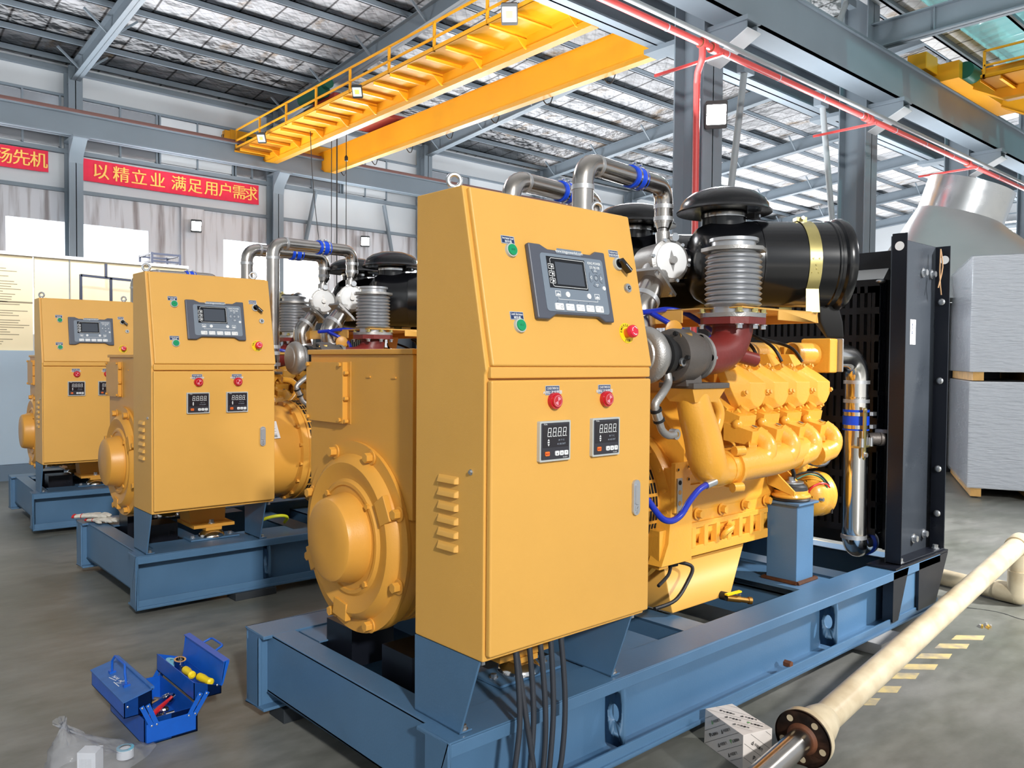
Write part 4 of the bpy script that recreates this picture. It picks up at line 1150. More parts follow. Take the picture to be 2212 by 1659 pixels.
    b = B(); b.tube(smooth_path([P(3.06, 2.12, 1.40), P(3.14, 2.13, 1.385), P(3.185, 2.13, 1.33), P(3.17, 2.13, 1.26), P(3.10, 2.12, 1.19)], 6), .024, EY, 14); b.build('breather_tube', mo)
    # turbocharger
    tc = B(); ty = my(2.07, s); tz = 1.578
    o = (2.575, ty, tz)
    tc.lathe([(.05, -.05), (.075, -.045), (.095, -.02), (.10, .03), (.085, .06), (.06, .075)], o, X, 'cast_alu', 40)
    tc.torus((2.575, ty, tz), X, .076, .040, 'cast_alu', 36, 14)
    tc.lathe([(.06, 0), (.090, .005), (.090, .035), (.07, .06), (.07, .11)], (2.645, ty, tz), X, 'black_rubber', 32)
    tc.lathe([(.075, 0), (.108, .004), (.114, .03), (.114, .10), (.105, .13), (.097, .135), (.094, .17), (.09, .18)], (2.725, ty, tz), X, 'cast_grey', 40)
    tc.lathe([(.10, 0), (.10, .018), (.05, .018)], (2.905, ty, tz), X, 'cast_alu', 36)
    tc.hexa([(2.77, ty - .06, tz - .125), (2.88, ty - .06, tz - .125), (2.88, ty + .06, tz - .125), (2.77, ty + .06, tz - .125)], [(2.77, ty - .05, tz - .06), (2.88, ty - .05, tz - .06), (2.88, ty + .05, tz - .06), (2.77, ty + .05, tz - .06)], 'cast_grey')
    for k in range(5):
        a = math.radians(40 + 72 * k); tc.bolt((2.905, ty + .082 * math.cos(a), tz + .082 * math.sin(a)), X, .011, .03, 'zinc', 'zinc'); tc.bolt((2.735, ty + .098 * math.cos(a), tz + .098 * math.sin(a)), -X, .010, .02, 'black_rubber')
    tc.cyl((2.715, my(1.995, s), tz - .025), (2.715, my(1.985, s), tz - .025), .018, 'zinc', n=14); tc.cyl((2.715, my(1.985, s), tz - .025), (2.715, my(1.983, s), tz - .025), .010, 'dark_slot', n=6)
    tc.cyl((2.73, my(2.02, s), tz + .08), (2.78, my(2.0, s), tz + .085), .012, 'brass', n=10)
    to = tc.build('turbocharger', gen, sharp=40)
    # oil return of the turbo
    b = B()
    b.tube(smooth_path([P(2.665, 2.03, 1.51), P(2.66, 2.02, 1.47), P(2.60, 2.0, 1.43), P(2.555, 2.0, 1.39), P(2.555, 2.0, 1.365)], 5), .017, 'cast_alu', 12)
    b.tube([P(2.555, 2.0, 1.365), P(2.58, 2.0, 1.315)], .021, 'zinc', 12); b.tube([P(2.556, 2.0, 1.368), P(2.561, 2.0, 1.358)], .024, 'black_rubber', 12); b.tube([P(2.575, 2.0, 1.328), P(2.58, 2.0, 1.318)], .024, 'black_rubber', 12)
    b.tube(smooth_path([P(2.58, 2.0, 1.315), P(2.60, 2.0, 1.28), P(2.64, 2.0, 1.26), P(2.68, 2.0, 1.262)], 5), .016, 'cast_alu', 12); b.cyl(P(2.685, 1.99, 1.262), P(2.685, 2.02, 1.262), .022, 'cast_alu', n=16); b.cyl(P(2.685, 1.988, 1.262), P(2.685, 1.99, 1.262), .010, 'brass', n=12)
    b.build('oil_return_pipe', to)
    # red exhaust elbow and stainless bellows
    bx, by = 3.19, my(2.07, s)
    el = B()
    el.tube(smooth_path([(2.915, by, 1.578), (2.98, by, 1.578), (3.08, by, 1.59), (3.155, by, 1.63), (3.187, by, 1.69), (3.19, by, 1.725)], 5), [.078 + .012 * i / 25 for i in range(26)], 'oxide_red', 26)
    el.cyl((3.14, by, 1.60), (3.30, my(2.02, s), 1.565), .032, 'oxide_red', n=18)
    oc = [(bx + a * .128 * q, by + c * .128 * q) for a, c in circ(8) for q in (1.0,)]
    sq = [(bx + dx * .125, by + dy * .125) for dx, dy in ((1, .55), (.55, 1), (-.55, 1), (-1, .55), (-1, -.55), (-.55, -1), (.55, -1), (1, -.55))]
    el.prism(sq, 'z', 1.722, 1.752, 'oxide_red')
    eo = el.build('exhaust_elbow', gen, bevel=0, sharp=40)
    bl = B(); bl.prism(sq, 'z', 1.753, 1.772, 'cast_alu')
    prof = [(.098, 1.772), (.098, 1.80)]
    z = 1.80
    for k in range(10):
        prof += [(.104, z), (.118, z + .004), (.126, z + .012), (.118, z + .020), (.104, z + .0235)]; z += .0238
    prof += [(.098, z + .002), (.098, z + .010)]
    bl.lathe(prof, (bx, by, 0), Z, 'bellows_alu', 48, caps=True)
    bl.cyl((bx, by, z + .008), (bx, by, z + .024), .145, 'cast_alu', n=8)
    bl.lathe([(.096, z + .024), (.096, z + .052), (.108, z + .052), (.108, z + .066), (.09, z + .066)], (bx, by, 0), Z, 'bellows_alu', 48)
    bo = bl.build('exhaust_bellows', gen, sharp=60)
    for dx, dy in ((.9, .9), (-.9, .9), (-.9, -.9), (.9, -.9), (0, -1.02)):
        k = .105 if dy != -1.02 else .11
        for zz, dr_, mt_ in ((1.772, Z, 'zinc_gold'), (1.722, -Z, 'zinc')):
            b = B(); b.bolt((bx + dx * k, by + dy * k, zz), dr_, .013, .016, mt_, mt_); b.build('flange_bolt', bo)

# intake rail between the banks, engine top
b = B()
b.box(3.42, 4.28, 2.32, 3.12, 1.40, 1.56, EY)
for yy in (2.38, 3.06):
    b.cyl((3.46, yy, 1.60), (4.29, yy, 1.60), .062, EY, n=28); b.cyl((3.46, yy, 1.60), (3.50, yy, 1.60), .07, EY, n=28); b.cyl((3.72, yy, 1.60), (3.76, yy, 1.60), .067, EY, n=28); b.cyl((4.26, yy, 1.60), (4.30, yy, 1.60), .07, EY, n=28)
for x in (3.55, 3.78, 4.0, 4.2): b.bolt((x, 2.315, 1.565), -Y, .014, .02, EY, EY)
b.cyl((4.20, 2.32, 1.60), (4.20, 2.29, 1.60), .032, EY, n=18); b.cyl((4.20, 2.291, 1.60), (4.20, 2.287, 1.60), .012, 'alternator_yellow', n=6); b.box(3.98, 4.08, 2.30, 2.34, 1.565, 1.585, 'key_orange')
b.box(4.05, 4.13, 2.305, 2.33, 1.59, 1.64, EY)
b.build('intake_rail', gen, bevel=.005)
ir = [o for o in gen.children if o.name.startswith('intake_rail')][-1]
for q in (((3.50, 2.36, 1.70), (3.44, 2.24, 1.62), (3.42, 2.2, 1.56)), ((3.62, 2.42, 1.70), (3.66, 2.28, 1.65), (3.66, 2.22, 1.56)), ((3.76, 2.42, 1.74), (3.86, 2.28, 1.65), (3.88, 2.22, 1.56)), ((3.98, 2.44, 1.69), (4.06, 2.28, 1.64), (4.09, 2.22, 1.56))):
    b = B(); b.tube(smooth_path(q, 6), .0085, 'black_rubber', 8); b.build('injector_wire', ir)
b = B(); b.tube(smooth_path([(3.46, 2.26, 1.66), (3.56, 2.25, 1.62), (3.64, 2.245, 1.57)], 5), .004, 'print_white', 6); b.build('cable_tie', ir)

# filter deck and two air cleaners (they lie askew across the engine)
b = B()
b.box(3.10, 3.76, 1.965, 3.16, 1.790, 1.798, 'cabinet_yellow'); b.box(3.40, 3.76, 1.965, 1.973, 1.748, 1.798, 'cabinet_yellow'); b.box(3.752, 3.76, 1.965, 3.16, 1.748, 1.798, 'cabinet_yellow'); b.box(3.10, 3.108, 2.28, 3.16, 1.732, 1.798, 'cabinet_yellow'); b.box(3.10, 3.76, 3.152, 3.16, 1.748, 1.798, 'cabinet_yellow')
b.prism([(3.46, 1.748), (3.56, 1.748), (3.53, 1.60), (3.49, 1.60)], 'y', 2.30, 2.315, 'cabinet_yellow'); b.prism([(3.46, 1.748), (3.56, 1.748), (3.53, 1.60), (3.49, 1.60)], 'y', 3.05, 3.065, 'cabinet_yellow')
b.build('filter_deck', gen, bevel=.003)
for cx_, cy_ in ((3.53, 2.35), (3.53, 2.93)):
    zc = 2.045; ax = Vector((.766, -.643, 0)); pe = Vector((.643, .766, 0)); c0 = Vector((cx_, cy_, zc))
    q = lambda t, a, R: c0 + ax * t + (pe * math.sin(a) + Z * math.cos(a)) * R
    f = B()
    f.lathe([(.03, -.185), (.08, -.182), (.13, -.168), (.175, -.135), (.203, -.085), (.211, -.03), (.212, .14), (.2145, .143), (.2145, .152), (.2135, .156), (.2135, .50), (.219, .505), (.219, .515), (.214, .52), (.214, .535), (.226, .545), (.230, .556), (.230, .575), (.224, .588), (.20, .592)], c0, ax, 'black_gloss', 72)
    f.lathe([(.075, -.20), (.075, -.15), (.06, -.15)], c0, ax, 'black_gloss', 32)
    fo = f.build('air_cleaner', gen, sharp=28)
    b = B(); b.lathe([(.108, 2.22), (.108, 2.268), (.112, 2.272), (.112, 2.295), (.10, 2.30)], (cx_, cy_, 0), Z, 'black_gloss', 40); b.lathe([(.1135, 2.27), (.1135, 2.288), (.10, 2.288)], (cx_, cy_, 0), Z, 'chrome', 40); b.box(cx_ + .06, cx_ + .115, cy_ - .135, cy_ - .09, 2.266, 2.292, 'black_rubber'); b.bolt((cx_ + .09, cy_ - .135, 2.279), -Y, .008, .012, 'zinc'); b.build('inlet_neck', fo)
    b = B(); b.lathe([(.226, 2.298), (.232, 2.296), (.234, 2.303), (.226, 2.312), (.219, 2.318), (.217, 2.334), (.200, 2.362), (.16, 2.392), (.10, 2.412), (.02, 2.420)], (cx_, cy_, 0), Z, 'black_gloss', 64); b.lathe([(.226, 2.299), (.21, 2.315), (.11, 2.30)], (cx_, cy_, 0), Z, 'black_gloss', 64, caps=False); b.build('rain_cap', fo, sharp=50)
    b = B(); ts = .385
    n = 44
    for i in range(n):
        a0 = math.radians(-128 + 256 * i / n); a1 = math.radians(-128 + 256 * (i + 1) / n)
        b.hexa([q(ts - .030, a0, .2145), q(ts - .030, a0, .218), q(ts - .030, a1, .218), q(ts - .030, a1, .2145)], [q(ts + .030, a0, .2145), q(ts + .030, a0, .218), q(ts + .030, a1, .218), q(ts + .030, a1, .2145)], 'zinc_gold')
    for sg in (-1, 1):
        p0 = q(ts, sg * math.radians(128), .216); p1 = Vector((p0.x, p0.y, 1.798)) + pe * sg * .012
        b.hexa([p0 + ax * d + pe * e for d, e in ((-.031, -.002), (.031, -.002), (.031, .002), (-.031, .002))], [p1 + ax * d + pe * e for d, e in ((-.034, -.002), (.034, -.002), (.034, .002), (-.034, .002))], 'zinc_gold')
        b.hexa([p1 + ax * d + pe * e for d, e in ((-.034, 0), (.034, 0), (.034, -.05 * sg), (-.034, -.05 * sg))], [p1 + ax * d + pe * e + Z * .004 for d, e in ((-.034, 0), (.034, 0), (.034, -.05 * sg), (-.034, -.05 * sg))], 'zinc_gold')
    p0 = q(ts, 0, .218); b.hexa([p0 + ax * d + pe * e for d, e in ((-.026, -.025), (.026, -.025), (.026, .025), (-.026, .025))], [p0 + ax * d + pe * e + Z * .018 for d, e in ((-.026, -.025), (.026, -.025), (.026, .025), (-.026, .025))], 'zinc_gold'); b.bolt(p0 - pe * .026 + Z * .012, -pe, .010, .018, 'zinc')
    for da, dt in ((-88, -.015), (-88, .015), (-96, 0), (-106, -.016), (-106, .016), (-101, .004)): a = math.radians(da); b.bolt(q(ts + dt, a, .2175), (pe * math.sin(a) + Z * math.cos(a)), .005, .004, 'zinc_gold')
    b.build('clamp_strap', fo)
    b = B(); d0 = c0 + ax * .52 - Z * .20; sq = ((-.05, -.05), (.05, -.05), (.05, .05), (-.05, .05)); sq2 = ((-.055, -.04), (.065, -.04), (.065, .04), (-.055, .04)); sq3 = ((-.02, -.012), (.07, -.012), (.07, .012), (-.02, .012))
    l0 = [d0 + ax * a - pe * e for a, e in sq]; l1 = [d0 + ax * (a + .015) - pe * e - Z * .085 for a, e in sq2]; l2 = [d0 + ax * (a + .03) - pe * e - Z * .165 for a, e in sq3]
    vs = l0 + l1 + l2; b.add(vs, [(3, 2, 1, 0), (8, 9, 10, 11)] + [(k * 4 + i, k * 4 + (i + 1) % 4, k * 4 + 4 + (i + 1) % 4, k * 4 + 4 + i) for k in (0, 1) for i in range(4)], 'black_rubber')
    b.build('dust_valve', fo, bevel=.012)

# stainless crossover pipes, mixers and charge pipes
for yo, zo in ((0, 0), (.46, 0)):
    pipe = B()
    p = [(2.57, 2.415 + yo, 1.50), (2.57, 2.415 + yo, 2.405), (3.275, 2.53 + yo, 2.42), (3.275, 2.53 + yo, 2.24)]
    pipe.tube(round_path(p, .105, 10), .046, 'stainless', 24)
    pipe.tube([(3.275, 2.53 + yo, 2.245), (3.262, 2.52 + yo, 2.205)], [.046, .030], 'stainless', 24); pipe.tube([(3.262, 2.52 + yo, 2.205), (3.255, 2.515 + yo, 2.16)], .030, 'stainless', 20)
    po = pipe.build('crossover_pipe', gen, sharp=40)
    dxy = Vector((.705, .115, .015)).normalized()
    for p0 in ((2.57, 2.415 + yo, 2.285), (3.275, 2.53 + yo, 2.31), (3.275, 2.53 + yo, 2.25)):
        b = B(); b.cyl(p0, (p0[0], p0[1], p0[2] + .020), .049, 'weld_silver', n=24); b.build('weld_ring', po)
    for t in (.13, .60):
        q = Vector((2.57, 2.415 + yo, 2.405)) + (Vector((.705, .115, .015)) * t); b = B(); b.cyl(q, q + dxy * .018, .049, 'weld_silver', n=24); b.build('weld_ring', po)
    q = Vector((2.57, 2.415 + yo, 2.405)) + Vector((.705, .115, .015)) * .70 - dxy * .07
    b = B(); b.cyl(q - dxy * .045, q + dxy * .055, .053, 'silicone_blue', n=28); b.build('blue_coupling', po)
    for t in (-.025, .03):
        c = B(); c.cyl(q + dxy * t, q + dxy * (t + .014), .0555, 'chrome', n=28); c.box(*(lambda v: (v.x - .010, v.x + .014, v.y - .012, v.y + .012, v.z + .054, v.z + .066))(q + dxy * t), 'zinc'); c.bolt(q + dxy * t + Vector((0, -.012, .062)), (0, -1, 0), .006, .012, 'zinc'); c.build('hose_clamp', po)
    b = B()
    for z in (1.60, 1.645, 1.52): b.cyl((2.57, 2.415 + yo, z), (2.57, 2.415 + yo, z + .025), .053, 'weld_silver', n=24)
    b.cyl((2.60, 2.39 + yo, 1.61), (2.66, 2.36 + yo, 1.61), .012, 'brass', n=10); b.build('union', po)
    b = B(); b.tube(smooth_path([(2.66, 2.36 + yo, 1.61), (2.72, 2.34 + yo, 1.64), (2.80, 2.33 + yo, 1.64), (2.88, 2.30 + yo, 1.62)], 5), .012, 'hose_blue', 10); b.build('blue_hose', po)
    # mixer body
    m = B(); nrm = Vector((-.32, -.93, .02)).normalized(); c0 = Vector((3.225, 2.44 + yo, 2.045))
    m.lathe([(.085, 0), (.105, -.008), (.105, -.03), (.098, -.035), (.095, -.20), (.06, -.24)], c0, nrm, 'cast_alu', 40)
    m.cyl(c0 - nrm * .07 + Vector((0, 0, .08)), c0 - nrm * .07 + Vector((.005, .01, .145)), .036, 'cast_alu', n=20); m.cyl(c0 + Vector((.012, .0, .112)), c0 + Vector((.006, -.02, .112)), .020, 'zinc', n=18)
    fl = Vector((-.62, -.12, -.78)).normalized(); c1 = c0 - nrm * .09 + fl * .07
    m.cyl(c1, c1 + fl * .05, .075, 'cast_alu', n=28); m.hexa([c1 + fl * .045 + v for v in (Vector((.07, -.085, -.07)), Vector((-.07, -.085, .05)), Vector((-.07, .085, .05)), Vector((.07, .085, -.07)))], [c1 + fl * .062 + v for v in (Vector((.07, -.085, -.07)), Vector((-.07, -.085, .05)), Vector((-.07, .085, .05)), Vector((.07, .085, -.07)))], 'cast_alu')
    for v in (Vector((.055, -.07, -.055)), Vector((-.055, -.07, .04))): m.bolt(c1 + fl * .06 + v, fl, .010, .014, 'zinc', 'zinc')
    Mx = frame_of(nrm, c0)
    for k in range(6): a = math.radians(20 + 60 * k); m.bolt(Mx @ Vector((.102 * math.cos(a), .102 * math.sin(a), -.012)), nrm, .009, .016, 'zinc')
    m.cyl(c0 - nrm * .10 + X * .04, c0 - nrm * .06 + X * .14, .075, 'black_gloss', n=28)
    mo = m.build('gas_mixer', gen, sharp=40)
    b = B(); b.lathe([(.086, .0), (.086, .004), (.080, .007), (.02, .007)], c0 + nrm * .001, nrm, 'white_disc', 40); b.cyl(c0 + nrm * .006, c0 + nrm * .028, .018, 'cast_alu', n=18); Mx = frame_of(nrm, c0 + nrm * .010)
    b.add([Mx @ Vector(v) for v in ((-.055, -.006, 0), (.0, -.016, 0), (.05, .006, 0), (.0, .016, 0))], [(0, 1, 2, 3)], 'cast_alu'); b.build('white_cover', mo)
    cp = B(); s0 = c1 + fl * .06
    path = smooth_path([s0, s0 + fl * .09, s0 + fl * .17 + Vector((-.01, 0, -.02)), s0 + Vector((-.105, -.03, -.27)), s0 + Vector((-.075, -.06, -.37)), s0 + Vector((-.02, -.10, -.43))], 6)
    cp.tube(path, [.056 + .012 * min(1, i / 8) for i in range(len(path))], 'stainless', 28)
    cpo = cp.build('charge_pipe', gen, sharp=60)
    for k in (8, 18):
        b = B(); d = (path[k + 1] - path[k]).normalized(); b.cyl(path[k] - d * .012, path[k] + d * .014, .0715, 'weld_silver', n=28); b.build('weld_ring', cpo)

# blue hoses seen beside the cabinet
for pts, nm in (([(2.52, 2.0, 1.01), (2.58, 1.985, .94), (2.64, 1.98, .92), (2.71, 1.985, .935), (2.77, 1.99, .98), (2.84, 1.995, 1.02), (2.90, 2.0, 1.035)], 0), ([(2.90, 2.36, 1.775), (3.0, 2.37, 1.785), (3.12, 2.38, 1.80), (3.22, 2.36, 1.79), (3.27, 2.30, 1.745), (3.24, 2.2, 1.69), (3.1, 2.12, 1.66)], 1), ([(2.98, 2.37, 1.78), (3.06, 2.34, 1.74), (3.10, 2.28, 1.70), (3.08, 2.2, 1.66)], 1)):
    b = B(); b.tube(smooth_path(pts, 6), .013, 'hose_blue', 12)
    if not nm: b.tube([(2.90, 2.0, 1.035), (2.965, 2.0, 1.045)], .017, 'zinc', 12); b.tube([(2.45, 2.02, 1.06), (2.52, 2.0, 1.01)], .013, 'hose_blue', 12)
    b.build('fuel_hose' if not nm else 'blue_hose', gen)
b = B(); b.lathe([(.035, 0), (.045, .004), (.045, .010), (.035, .014)], (3.06, 2.30, 1.70), (-.4, -1, 0), 'alternator_yellow', 20); b.cyl((3.06, 2.30, 1.60), (3.06, 2.30, 1.68), .03, 'alternator_yellow', n=16); b.build('oil_filler', gen)

# mount arm, rubber mount
b = B()
b.hexa([(3.99, 2.375, .90), (4.13, 2.375, .90), (4.13, 2.375, 1.02), (3.99, 2.375, 1.02)], [(3.99, 2.36, .90), (4.13, 2.36, .90), (4.13, 2.36, 1.02), (3.99, 2.36, 1.02)], EY)
for x in (4.0, 4.115):
    b.hexa([(x, 2.37, .895), (x + .012, 2.37, .895), (x + .012, 2.37, 1.01), (x, 2.37, 1.01)], [(x + .04, 2.225, .838), (x + .052, 2.225, .838), (x + .052, 2.225, .862), (x + .04, 2.225, .862)], EY)
b.hexa([(4.0, 2.37, .895), (4.127, 2.37, .895), (4.127, 2.37, .907), (4.0, 2.37, .907)], [(4.05, 2.22, .838), (4.17, 2.22, .838), (4.17, 2.22, .848), (4.05, 2.22, .848)], EY)
b.lathe([(.098, .822), (.104, .83), (.100, .842), (.09, .846), (.09, .862), (.07, .864)], (4.12, 2.29, 0), Z, EY, 36)
for x in (4.03, 4.09): b.cyl((x, 2.36, .985), (x, 2.352, .987), .014, 'black_rubber', n=12)
b.build('mount_arm', gen)
b = B(); b.lathe([(.10, .805), (.102, .812), (.095, .822)], (4.12, 2.29, 0), Z, 'black_rubber', 36); b.lathe([(.088, .862), (.085, .88), (.066, .898)], (4.12, 2.29, 0), Z, 'black_rubber', 36); b.lathe([(.066, .898), (.066, .906), (.02, .908)], (4.12, 2.29, 0), Z, 'zinc', 36); b.bolt((4.12, 2.29, .906), Z, .018, .02, 'zinc', 'zinc'); b.build('rubber_mount', gen)
# starter, water pump lumps and battery charging alternator
b = B(); b.box(4.10, 4.22, 2.38, 3.06, .66, 1.05, EY); b.cyl((4.16, 2.42, .70), (4.16, 2.36, .70), .05, EY, n=20); b.hexa([(4.08, 2.38, .60), (4.2, 2.38, .60), (4.2, 2.5, .60), (4.08, 2.5, .60)], [(4.1, 2.36, .84), (4.17, 2.36, .84), (4.17, 2.5, .84), (4.1, 2.5, .84)], EY); b.cyl((4.2, 2.34, .98), (4.30, 2.34, .98), .055, EY, n=20); b.box(4.3, 4.42, 2.30, 2.40, .955, .99, EY); b.cyl((4.42, 2.33, .965), (4.47, 2.33, .965), .010, EY, n=10); b.cyl((4.465, 2.33, .965), (4.475, 2.33, .965), .02, EY, n=14); b.box(4.22, 4.34, 2.36, 2.5, 1.0, 1.05, EY); b.build('front_cover', gen, bevel=.006)
b = B(); o = (4.36, 2.36, .80); b.lathe([(.04, -.012), (.09, -.01), (.115, .01), (.128, .04), (.13, .08), (.124, .10), (.13, .12), (.124, .15), (.105, .17), (.05, .175)], o, (.93, -.35, 0), EY, 40)
Mx = frame_of((.93, -.35, 0), o)
for k in range(12): a = 2 * math.pi * k / 12; b.add([Mx @ Vector((r * math.cos(a + w), r * math.sin(a + w), -.008 + (r - .06) * .05)) for r, w in ((.055, -.07), (.10, -.06), (.10, .06), (.055, .07))], [(0, 1, 2, 3)], 'dark_slot')
b.build('charging_alternator', gen)
ca = [o for o in gen.children if o.name.startswith('charging_alternator')][-1]
b = B(); b.tube(smooth_path([(4.30, 2.30, .80), (4.30, 2.26, .86), (4.36, 2.23, .88), (4.42, 2.22, .85), (4.45, 2.22, .79)], 5), .006, 'wire_red', 8); b.build('red_wire', ca)
b = B(); b.tube(smooth_path([(4.22, 2.32, .93), (4.28, 2.27, .945), (4.36, 2.24, .92), (4.45, 2.22, .82), (4.45, 2.22, .70)], 5), .006, 'black_rubber', 8); b.tube(smooth_path([(4.2, 2.30, .91), (4.27, 2.26, .935), (4.36, 2.23, .90), (4.42, 2.22, .81)], 5), .005, 'wire_green', 8); b.bolt((4.345, 2.235, .79), -Y, .012, .02, 'zinc'); b.build('terminal_wire', ca)
b = B(); b.tube(smooth_path([(4.14, 2.3, 1.06), (4.25, 2.25, 1.0), (4.36, 2.22, .99), (4.46, 2.22, 1.06)], 6), .012, 'cable_black', 8); b.tube(smooth_path([(4.10, 2.3, 1.02), (4.13, 2.28, .93), (4.08, 2.33, .83)], 5), .012, 'black_rubber', 8); b.build('engine_cable', gen)

# coolant pipe
PC = 2.2
cw = B()
cw.tube(round_path([(4.37, PC + .03, 1.60), (4.685, PC, 1.59), (4.685, PC, .47), (4.95, PC + .06, .46)], .155, 12), .068, 'chrome', 30)
cw.tube([(4.685, PC, 1.36), (4.685, PC, 1.30)], [.069, .062], 'chrome', 30)
cwo = cw.build('coolant_pipe', gen, sharp=60)
b = B(); b.box(4.352, 4.368, PC - .075, PC + .125, 1.505, 1.69, 'cast_alu'); 
for y, z in ((PC - .05, 1.665), (PC + .10, 1.665), (PC - .05, 1.53), (PC + .10, 1.53)): b.bolt((4.368, y, z), X, .013, .014, EY)
b.build('pipe_flange', cwo, bevel=.012)
b = B(); b.box(4.26, 4.352, PC - .05, PC + .125, 1.50, 1.69, EY); b.cyl((4.12, PC + .10, 1.60), (4.27, PC + .05, 1.60), .065, EY, n=24); b.build('water_outlet', cwo, bevel=.012)
for z in (1.435, 1.325, .53): b = B(); b.cyl((4.685, PC, z), (4.685, PC, z + .02), .0725, 'weld_silver', n=30); b.build('weld_ring', cwo)
b = B(); b.cyl((4.685, PC, 1.165), (4.685, PC, 1.285), .073, 'silicone_blue', n=32); b.build('blue_coupling', cwo)
b = B(); b.cyl((4.93, PC + .055, .46), (5.0, PC + .07, .46), .078, 'silicone_blue', n=32); b.build('blue_coupling', cwo)
for z in (1.175, 1.25): b = B(); b.cyl((4.685, PC, z), (4.685, PC, z + .022), .076, 'chrome', n=32); b.box(4.73, 4.775, PC - .08, PC - .045, z, z + .022, 'zinc'); b.bolt((4.775, PC - .062, z + .011), X, .008, .02, 'zinc'); b.build('hose_clamp', cwo)
b = B(); b.cyl((4.965, PC + .06, .46), (4.98, PC + .064, .46), .0805, 'chrome', n=32); b.bolt((4.97, PC - .02, .53), (1, 0, .1), .008, .05, 'zinc'); b.build('hose_clamp', cwo)
b = B(); b.prism([(4.610, 1.30), (4.644, 1.30), (4.644, 1.02), (4.637, 1.006), (4.627, 1.0), (4.617, 1.006), (4.610, 1.02)], 'y', PC - .082, PC - .075, 'zinc_gold'); b.bolt((4.627, PC - .082, 1.285), -Y, .009, .008, 'zinc'); b.bolt((4.627, PC - .082, 1.03), -Y, .013, .012, 'zinc', 'zinc'); b.box(4.585, 4.76, PC - .07, PC - .02, 1.068, 1.08, 'zinc_gold'); b.build('pipe_strap', cwo)
b = B(); b.cyl((4.685, PC, 1.08), (4.685, PC, 1.165), .066, 'cast_alu', n=28)
for x in (4.60, 4.715): b.cyl((x, PC - .075, 1.075), (x, PC - .075, 1.125), .014, 'zinc', n=14)
b.build('sensor_housing', cwo)
b = B(); o = Vector((4.74, PC - .05, 1.115)); d = Vector((.75, -.65, 0)).normalized(); b.lathe([(.030, 0), (.036, .02), (.036, .06), (.042, .062), (.042, .085), (.03, .09)], o, d, 'cast_grey', 28); b.box(o.x + .04, o.x + .085, o.y - .09, o.y - .02, 1.15, 1.17, 'controller_dark'); b.build('temperature_sensor', cwo)

# ---- radiator
rad = empty('radiator', (0, 0, 0)); rad.parent = gen
for y, s in ((1.96, 1), (3.366, -1)):
    b = B()
    yi = y + s * .085
    b.box(4.762, 5.40, min(yi, yi + s * .006), max(yi, yi + s * .006), .402, 2.285, 'radiator_plate_sheen')
    b.box(4.762, 4.768, min(y, yi), max(y, yi), .402, 2.298, 'black_steel'); b.box(5.394, 5.40, min(y, yi), max(y, yi), .402, 2.285, 'black_steel')
    b.box(4.762, 5.40, min(y, yi), max(y, yi), .402, .408, 'black_steel')
    o = b.build('side_channel', rad, bevel=.0015)
    b = B()
    b.cyl((4.7615, (y + yi) / 2, 2.225), (4.7605, (y + yi) / 2, 2.225), .026, 'white_disc', n=24); b.cyl((5.3935, (y + yi) / 2 - .01, 2.2), (5.3925, (y + yi) / 2 - .01, 2.2), .026, 'white_disc', n=24); b.build('lifting_hole', o)
    for x, z in ((5.2, 2.11), (5.33, 2.11), (4.84, 1.68), (4.88, .80), (5.14, .49), (5.29, .50)):
        b = B(); b.bolt((x, yi, z), (0, -s, 0), .020, .022, 'zinc', 'zinc'); b.build('bolt', o)
    for z in (1.94, 1.45, .90, .62): b = B(); b.ball((5.385, (y + yi) / 2, z), .022, 'zinc', 12, (.4, 1, 1)); b.build('dome_screw', o)
    for x, yy in ((4.80, y + s * .02), (5.34, y + s * .03)): b = B(); b.bolt((x, yy, .408), Z, .016, .02, 'zinc', 'zinc'); b.bolt((x, yy, .387), -Z, .014, .018, 'zinc'); b.build('foot_bolt', o)
    if s > 0:
        b = B(); b.F = frame_xyn((0, yi - .0005, 0), (1, 0, 0), (0, 0, 1)); b.rect(5.03, 5.11, 1.67, 1.82, 0, .001, 'sticker_white'); b.text(5.06, 1.765, '散热器', .022, .0015, 'label_blue', rot=-1.57); b.text(5.06, 1.70, '检验合格', .016, .0015, 'pipe_grey', rot=-1.57); b.build('sticker', o)
b = B(); b.box(5.02, 5.34, 2.052, 3.27, .42, 2.20, 'black_panel'); b.box(4.99, 5.36, 2.052, 3.27, 2.12, 2.235, 'black_panel'); b.build('radiator_core', rad)
b = B(); b.hexa([(4.92, 2.16, 2.06), (5.02, 2.16, 2.06), (5.02, 3.16, 2.06), (4.92, 3.16, 2.06)], [(4.99, 2.16, 2.13), (5.02, 2.16, 2.13), (5.02, 3.16, 2.13), (4.99, 3.16, 2.13)], 'sheet_steel'); b.build('tank_sheen_panel', rad)  # pale grey panel stands in for a reflection on the radiator tank
b = B(); b.box(5.0, 5.02, 2.05, 2.17, .42, 2.06, 'black_panel'); b.build('side_shroud', rad)
for z in (1.84, 1.60, 1.34, 1.12, .90, .70): b = B(); b.ball((5.0, 2.11, z), .024, 'zinc', 12, (.4, 1, 1)); b.build('dome_screw', rad)
g = B(); gx, gy0, gy1, gz0, gz1 = 4.90, 2.172, 3.15, .53, 2.05
g.box(gx + .03, gx + .035, gy0, gy1, gz0, gz1, 'dark_slot')
for i in range(int((gy1 - gy0) / .046) + 1):
    y = gy0 + .046 * i; g.box(gx, gx + .006, y, y + .026, gz0, gz1, 'black_panel')
for k in range(10): z = gz0 + (gz1 - gz0 - .02) * k / 9; g.box(gx - .0005, gx + .006, gy0, gy1, z - .01, z + .03, 'black_panel')
